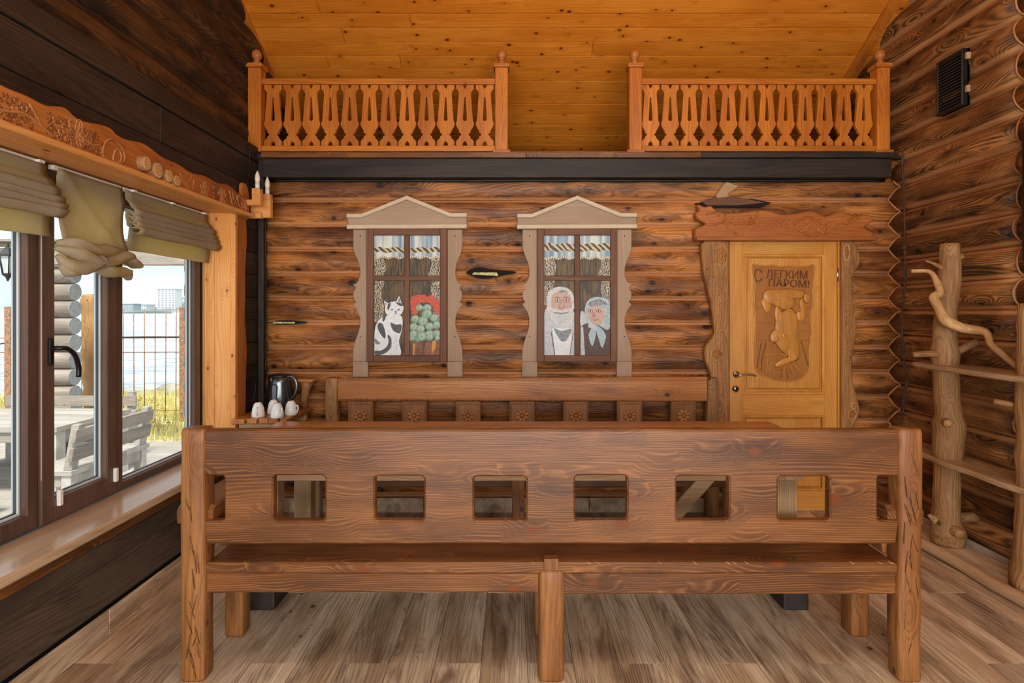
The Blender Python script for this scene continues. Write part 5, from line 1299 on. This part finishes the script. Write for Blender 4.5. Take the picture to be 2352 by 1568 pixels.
# ------------------------------------------------------------------ vent grille, screen and box on the log wall
plain('louvre_brown', C(70, 58, 46), 0.5)
vg = thing('vent_grille', 'black louvred vent grille high on the log wall', 'vent', (2.74, 3.5, 2.9))
vy0, vy1, vz0, vz1 = 3.42, 3.655, 2.70, 3.04
def vy(x): return F * 2.735 / (x - CX)
ya, yb = vy(2210), vy(2150)
za0, za1 = 2.715, 3.06
prism('frame', rect(ya, yb, za0, za1), 'black_plastic', vg, [rect(ya + .015, yb - .015, za0 + .02, za1 - .02)], .05, .004, 'ZY', 2.735)
k = 0; z = za0 + .03
while z < za1 - .025:
    add('louvre', mesh_of(loft_bm([[Vector((2.738, y, z)), Vector((2.765, y, z + .014)), Vector((2.765, y, z + .018)), Vector((2.738, y, z + .004))] for y in (ya + .012, yb - .012)])), 'louvre_brown', vg); z += .019
box('back', 2.767, 2.78, ya, yb, za0, za1, 'dark_gap', vg, 0)
for zz in (2.79, 2.99): box('bracket', 2.75, 2.775, ya - .02, ya, zz, zz + .04, 'rawpine_Y', vg, .003)
tvt = thing('tv_screen', 'black flat television at the right edge on the log wall', 'television', (2.66, 2.5, 1.72))
box('bezel', 2.64, 2.70, 1.9, 2.99, 1.72, 2.40, 'black_plastic', tvt, .006); box('screen', 2.637, 2.642, 1.92, 2.97, 1.745, 2.38, 'tv_black', tvt, .001); box('wall_mount', 2.70, 2.765, 2.3, 2.6, 1.95, 2.2, 'black_plastic', tvt, .004)
bx_ = thing('speaker_box', 'small black box above the driftwood shelf at the right edge', 'speaker', (2.66, 2.8, 1.137))
box('body', 2.58, 2.72, 2.45, 2.82, 1.139, 1.42, 'black_plastic', bx_, .006); box('front_panel', 2.576, 2.582, 2.47, 2.80, 1.16, 1.40, 'tv_black', bx_, .002)
# ------------------------------------------------------------------ outside: terrace, fence, shore, sea and town
ZD = -0.46
deck = structroot('deck', (-5, 6, ZD))
wood('deck_board', C(120, 112, 104), C(168, 160, 150), C(190, 184, 176), 'X', ring=60, warp=5, line=0.3, kr=.01, rough=0.8, vary=0.2)
y = 1.2; 
dk = mesh_of(box_bm(-4.6, 4.6, -.067, .067, -.03, 0, .004))
while y < 8.5:
    add('plank', dk, 'deck_board', deck, (-2.28 - 4.6, y, ZD)); y += .14
gr = struct(add('ground', mesh_of(box_bm(-60, 40, 8.4, 13.6, ZD - .6, ZD - .06, 0)), 'grass_ground')); 
rr = random.Random(21); bm = bmesh.new()
for k in range(9000):
    x, yv = rr.uniform(-11.5, -2.6), rr.uniform(8.55, 13.5)
    h = rr.uniform(.06, .3) * (1.0 if yv > 9.5 else .7); a = rr.uniform(0, 6.28); w_ = .008
    dx, dy = math.cos(a) * w_, math.sin(a) * w_; lx_, ly_ = rr.uniform(-.08, .08), rr.uniform(-.08, .08)
    v = [bm.verts.new((x - dx, yv - dy, ZD - .07)), bm.verts.new((x + dx, yv + dy, ZD - .07)), bm.verts.new((x + lx_, yv + ly_, ZD + h))]
    bm.faces.new(v)
o = add('dry_grass', mesh_of(bm), 'grass_blade'); o['label'] = 'dry yellow green grass beyond the terrace'; o['category'] = 'grass'; o['kind'] = 'stuff'
for k, (x, yv, lab) in enumerate(((-8.2, 9.6, 'leafy green weed at the fence foot by the driftwood post'), (-6.2, 9.6, 'leafy green weed at the right foot of the mesh fence'))):
    b_ = thing('weed', lab, 'plant', (x, yv, ZD - .06)); bm = bmesh.new()
    for j in range(260):
        a = rr.uniform(0, 6.28); q = rr.uniform(0, .5); z = rr.uniform(0, .55) * (1 - q); s_ = rr.uniform(.02, .045); b2 = rr.uniform(0, 6.28)
        c0 = Vector((x + q * math.cos(a), yv + q * math.sin(a), ZD + z)); u = Vector((math.cos(b2), math.sin(b2), rr.uniform(-.5, .5))) * s_; w2 = Vector((-math.sin(b2), math.cos(b2), rr.uniform(-.5, .8))) * s_ * .5
        bm.faces.new([bm.verts.new(c0 - u), bm.verts.new(c0 + w2), bm.verts.new(c0 + u), bm.verts.new(c0 - w2)])
    o = add('foliage', mesh_of(bm), 'grass_blade', b_); o['kind'] = 'stuff'
    for j in range(5): tube('stem', [(x, yv, ZD - .06), (x + .1 * math.cos(j * 1.3), yv + .1 * math.sin(j * 1.3), ZD + .25), (x + .25 * math.cos(j * 1.3), yv + .25 * math.sin(j * 1.3), ZD + .5)], .006, 'grass_blade', b_, 5)
sea = struct(add('sea', mesh_of(box_bm(-4500, 2500, 17, 3500, -3.4, -3.2, 0)), 'sea_water'))
struct(add('shore', mesh_of(loft_bm([[Vector((x, 13.5, -.6)), Vector((x, 15.5, -1.6)), Vector((x, 21, -3.3)), Vector((x, 13.5, -3.5))] for x in (-80, 60)])), 'shore_sand'))
# fence
DFN = 10.4
fe = thing('wire_fence', 'rusty rebar mesh fence with square posts before the sea', 'fence', (-7, DFN, ZD))
def fxp(x): return (x - CX) * DFN / F
def fzp(y): return CH - (y - CY) * DFN / F
for x in (22, 422, -250): box('post', fxp(x) - .055, fxp(x) + .055, DFN - .05, DFN + .05, ZD - .06, fzp(704), 'rust', fe, .004)
for i in range(-11, 17):
    x = fxp(44 + 24 * i)
    if x > fxp(415): break
    tube('rod', [(x, DFN, ZD - .05), (x + .01 * math.sin(i), DFN, fzp(708 + (i * 7) % 5))], .0085, 'rust', fe, 5)
for yy in (775, 808, 942): tube('cross_rod', [(fxp(-260), DFN - .015, fzp(yy)), (fxp(150), DFN - .015, fzp(yy) - .01), (fxp(424), DFN - .015, fzp(yy))], .0085, 'rust', fe, 5)
tube('barbed_wire', spline([(fxp(-200), DFN - .03, fzp(800)), (fxp(0), DFN - .03, fzp(790)), (fxp(40), DFN - .03, fzp(776)), (fxp(200), DFN - .03, fzp(774)), (fxp(415), DFN - .03, fzp(773))], 5), .01, 'cable_black', fe, 5, .6)
# leaning driftwood post
dpo = wob([px(226, 935, 9.3), px(221, 860, 9.3), px(214, 770, 9.3), px(207, 690, 9.3), px(206, 676, 9.3)], [.19, .18, .155, .125, .11], 5, 'bark_pale', 'driftwood_post', 12, .3, None)
tag(dpo, 'thick leaning driftwood post standing before the mesh fence', 'post')
# pier of stacked logs carrying the terrace roof
DPI = 7.8; pit = .23
pi_ = thing('log_pier', 'grey pier of stacked round logs carrying the terrace roof', 'pier', (px(110, 0, DPI)[0], DPI, ZD))
xa, xb = px(44, 0, DPI)[0], px(172, 0, DPI)[0]
plain('grey_end', C(150, 152, 152), 0.9, var=.15, vscale=25)
n = 0; z = ZD + pit / 2
for k in range(11):
    rad = .118; sg = 16
    lg = add('log', mesh_of(tube_bm([(px(118, 0, DPI)[0] - .45, DPI + .02, z), (xb - .02, DPI + .02, z)], rad, sg, None, 1.0, .04, k), True), 'grey_X', pi_)
    add('log_end', mesh_of(tube_bm([(xb - .02, DPI + .02, z), (xb - .008, DPI + .02, z)], rad * .97, sg, None, 1.0, .04, k)), 'grey_end', pi_)
    z += pit
# terrace roof beam and boards
tr = structroot('terrace_roof', (-5, 6, 2.2))
box('beam', -9, -2.4, DPI - .12, DPI + .1, z - .1, z + .12, 'grey_X', tr)
for k in range(1): box('board', -9, -2.3, DPI + .5 - .7 * (k + 1) + .004, DPI + .5 - .7 * k, z + .2, z + .23, 'grey_X', tr, .003)
# log ends of the house corner just beyond the window
hc = structroot('wall_house_corner', (-2.4, 4.4, 0))
for k in range(16):
    zc = ZD + .1 + .18 * k
    add('log', mesh_of(tube_bm([(-2.46, 4.42, zc), (-1.95, 4.42, zc)], .098, 14, None, 1.0, .04, k), True), 'grey_X', hc)
# terrace tables and benches
plain('white_legs', C(196, 190, 182), 0.8, var=0.15, vscale=12)
def tdeck(name, lab, x0, x1, y0, y1, zt, th=.05, lw=.1, n=6, cat='table', grp=None):
    t = thing(name, lab, cat, ((x0 + x1) / 2, (y0 + y1) / 2, ZD), grp); w_ = (y1 - y0) / n
    for k in range(n): box('plank', x0, x1, y0 + w_ * k + .002, y0 + w_ * (k + 1) - .002, zt - th, zt, 'deck_board', t, .004)
    for x in (x0 + .02, x1 - lw - .02):
        for yv in (y0 + .02, y1 - lw - .02): box('leg', x, x + lw, yv, yv + lw, ZD, zt - th - .001, 'white_legs', t, .005)
    box('apron', x0 + .03 + lw, x1 - .03 - lw, y0 + .03, y0 + .07, zt - th - .11, zt - th - .001, 'deck_board', t); box('apron', x1 - .07, x1 - .03, y0 + lw + .03, y1 - lw - .03, zt - th - .11, zt - th - .001, 'deck_board', t)
    return t
tdeck('terrace_table', 'weathered plank table with pale legs on the terrace', -6.9, -4.62, 5.85, 7.0, .285, .055, .13)
def seat(name, lab, x0, x1, y0, y1, back=None, ang=0.0):
    zs = ZD + .45
    t = tdeck(name, lab, x0, x1, y0, y1, zs, .045, .09, 3, 'bench', 'weathered terrace benches')
    if back == 'x':   # backrest along the right end
        for yv in (y0 + .03, y1 - .11):
            prism('back_post', [(x1 - .1, zs), (x1 - .02, zs), (x1 + .05, zs + .42), (x1 - .02, zs + .42)], 'deck_board', t, (), .08, .004, 'XZ', yv)
        for z in (.14, .31): prism('back_slat', [(x1 - .06 + z * .17, zs + z - .055), (x1 - .02 + z * .17, zs + z - .055), (x1 + z * .17, zs + z + .07), (x1 - .04 + z * .17, zs + z + .07)], 'grey_Y', t, (), y1 - y0, .004, 'XZ', y0)
    if back == 'y':
        for xv in (x0 + .05, x1 - .13): box('back_post', xv, xv + .08, y1 - .06, y1 + .01, zs, zs + .42, 'deck_board', t)
        for z in (.12, .30): box('back_slat', x0, x1, y1 - .09, y1 - .061, zs + z - .06, zs + z + .07, 'grey_X', t)
    return t
seat('terrace_bench', 'weathered terrace bench with slatted back at the right end of the table', -4.5, -4.05, 5.3, 6.45, 'x')
seat('terrace_bench', 'weathered terrace bench on the sea side of the table', -6.6, -4.9, 7.15, 7.6, 'y')
seat('terrace_bench', 'weathered terrace bench on the house side of the table', -6.6, -4.85, 4.95, 5.4)
# lantern hanging outside
ln = thing('wall_lantern', 'black glass lantern hanging outside at the left edge', 'lantern', px(18, 645, 4.2))
LX, LY, LZ = px(18, 600, 4.2); s_ = 4.2 / F
def hexr(r, z): return [Vector((LX + r * s_ * math.cos(k * 1.0472 + .3), LY + r * s_ * math.sin(k * 1.0472 + .3), LZ + z * s_)) for k in range(6)]
add('glass', mesh_of(loft_bm([hexr(10, -28), hexr(17, 12)])), 'lantern_glass', ln)
add('roof', mesh_of(loft_bm([hexr(20, 11), hexr(19, 15), hexr(10, 28), hexr(3, 34), hexr(1.5, 42)])), 'lantern_black', ln)
add('base', mesh_of(loft_bm([hexr(12, -28), hexr(12, -31), hexr(5, -36), hexr(3, -42), hexr(1, -46)])), 'lantern_black', ln)
for k in range(6):
    a, b = hexr(10.3, -29)[k], hexr(17.3, 12)[k]; tube('bar', [a, b], .004, 'lantern_black', ln, 5)
tube('arm', spline([(LX, LY, LZ - 36 * s_), (LX + 8 * s_, LY, LZ - 34 * s_), (LX + 18 * s_, LY, LZ - 27 * s_), (LX + 30 * s_, LY, LZ - 27 * s_)], 4), .008, 'lantern_black', ln, 6)
# the town across the bay
DT = 1400.0; k_ = DT / F
def town(name, lab, x0, x1, ytop, mat, dep=30, rows=0, cols=0, D=DT):
    kk = D / F; X0, X1 = (x0 - CX) * kk, (x1 - CX) * kk; zt = CH - (ytop - CY) * kk; zb = -3.0
    t = thing(name, lab, 'building', ((X0 + X1) / 2, D, zb))
    box('wall', X0, X1, D, D + dep, zb, zt, mat, t, 0)
    box('roof_slab', X0 - 1, X1 + 1, D - 1, D + dep + 1, zt, zt + 1.2, 'far_grey', t, 0)
    for r in range(rows):
        for c_ in range(cols):
            wx = X0 + (X1 - X0) * (c_ + .25) / cols; wz = zb + (zt - zb) * (r + .3) / rows
            box('window', wx, wx + (X1 - X0) * .5 / cols, D - .6, D - .2, wz, wz + (zt - zb) * .4 / rows, 'far_window', t, 0)
    return t
town('apartment_tower', 'tall white apartment tower across the bay', 361, 402, 664, 'far_white', 30, 14, 5)
town('apartment_tower', 'shorter pale tower beside the tall tower across the bay', 404, 430, 684, 'far_white', 30, 7, 3, 1450)
town('waterfront_block', 'long low grey glass block on the far shore', 278, 306, 698, 'far_grey', 30, 4, 5)
town('waterfront_block', 'low white block next to the glass block on the far shore', 309, 334, 700, 'far_white', 40, 3, 5, 1460)
town('waterfront_block', 'small white house below the towers at the waterline', 395, 425, 714, 'far_white', 10, 1, 4, 1300)
rr = random.Random(3)
rings = []
pts = []
for i in range(81):
    x = -1150 + 40 * i; q = 3 + 9 * abs(noise.noise(Vector((i * .21, 0, 0)))) + (11 * math.exp(-((CX + x / k_ - 400) / 40.0) ** 2)); pts.append((x, q))
hill = add('far_shore', mesh_of(loft_bm([[Vector((x, 1340, -3.3)), Vector((x, 1440, q)), Vector((x, 1700, q + 6)), Vector((x, 1700, -3.3))] for x, q in pts]), True), 'far_hill'); struct(hill)

plain('rock', C(150, 146, 138), 0.9, var=.3, vscale=3, bump=.4, bscale=8)
for k, (x, y, r, lab) in enumerate(((342, 905, .22, 'pale boulder at the waterline left of the fence rods'), (400, 897, .36, 'larger pale boulder at the waterline near the right fence post'), (300, 903, .2, 'small pale boulder at the waterline beside the window mullion'))):
    c0 = Vector(px(x, y, (14.6, 15.7, 16.6)[k])); bm = bmesh.new(); q = bmesh.ops.create_icosphere(bm, subdivisions=3, radius=1)
    for v in q['verts']:
        d = 1 + .35 * noise.noise(v.co * 1.4 + Vector((k * 5, 0, 0))); v.co = c0 + Vector((v.co.x * r * 1.5 * d, v.co.y * r * d, v.co.z * r * .55 * d))
    tag(add('boulder', mesh_of(bm, True), 'rock'), lab, 'rock', 'boulders on the shore')
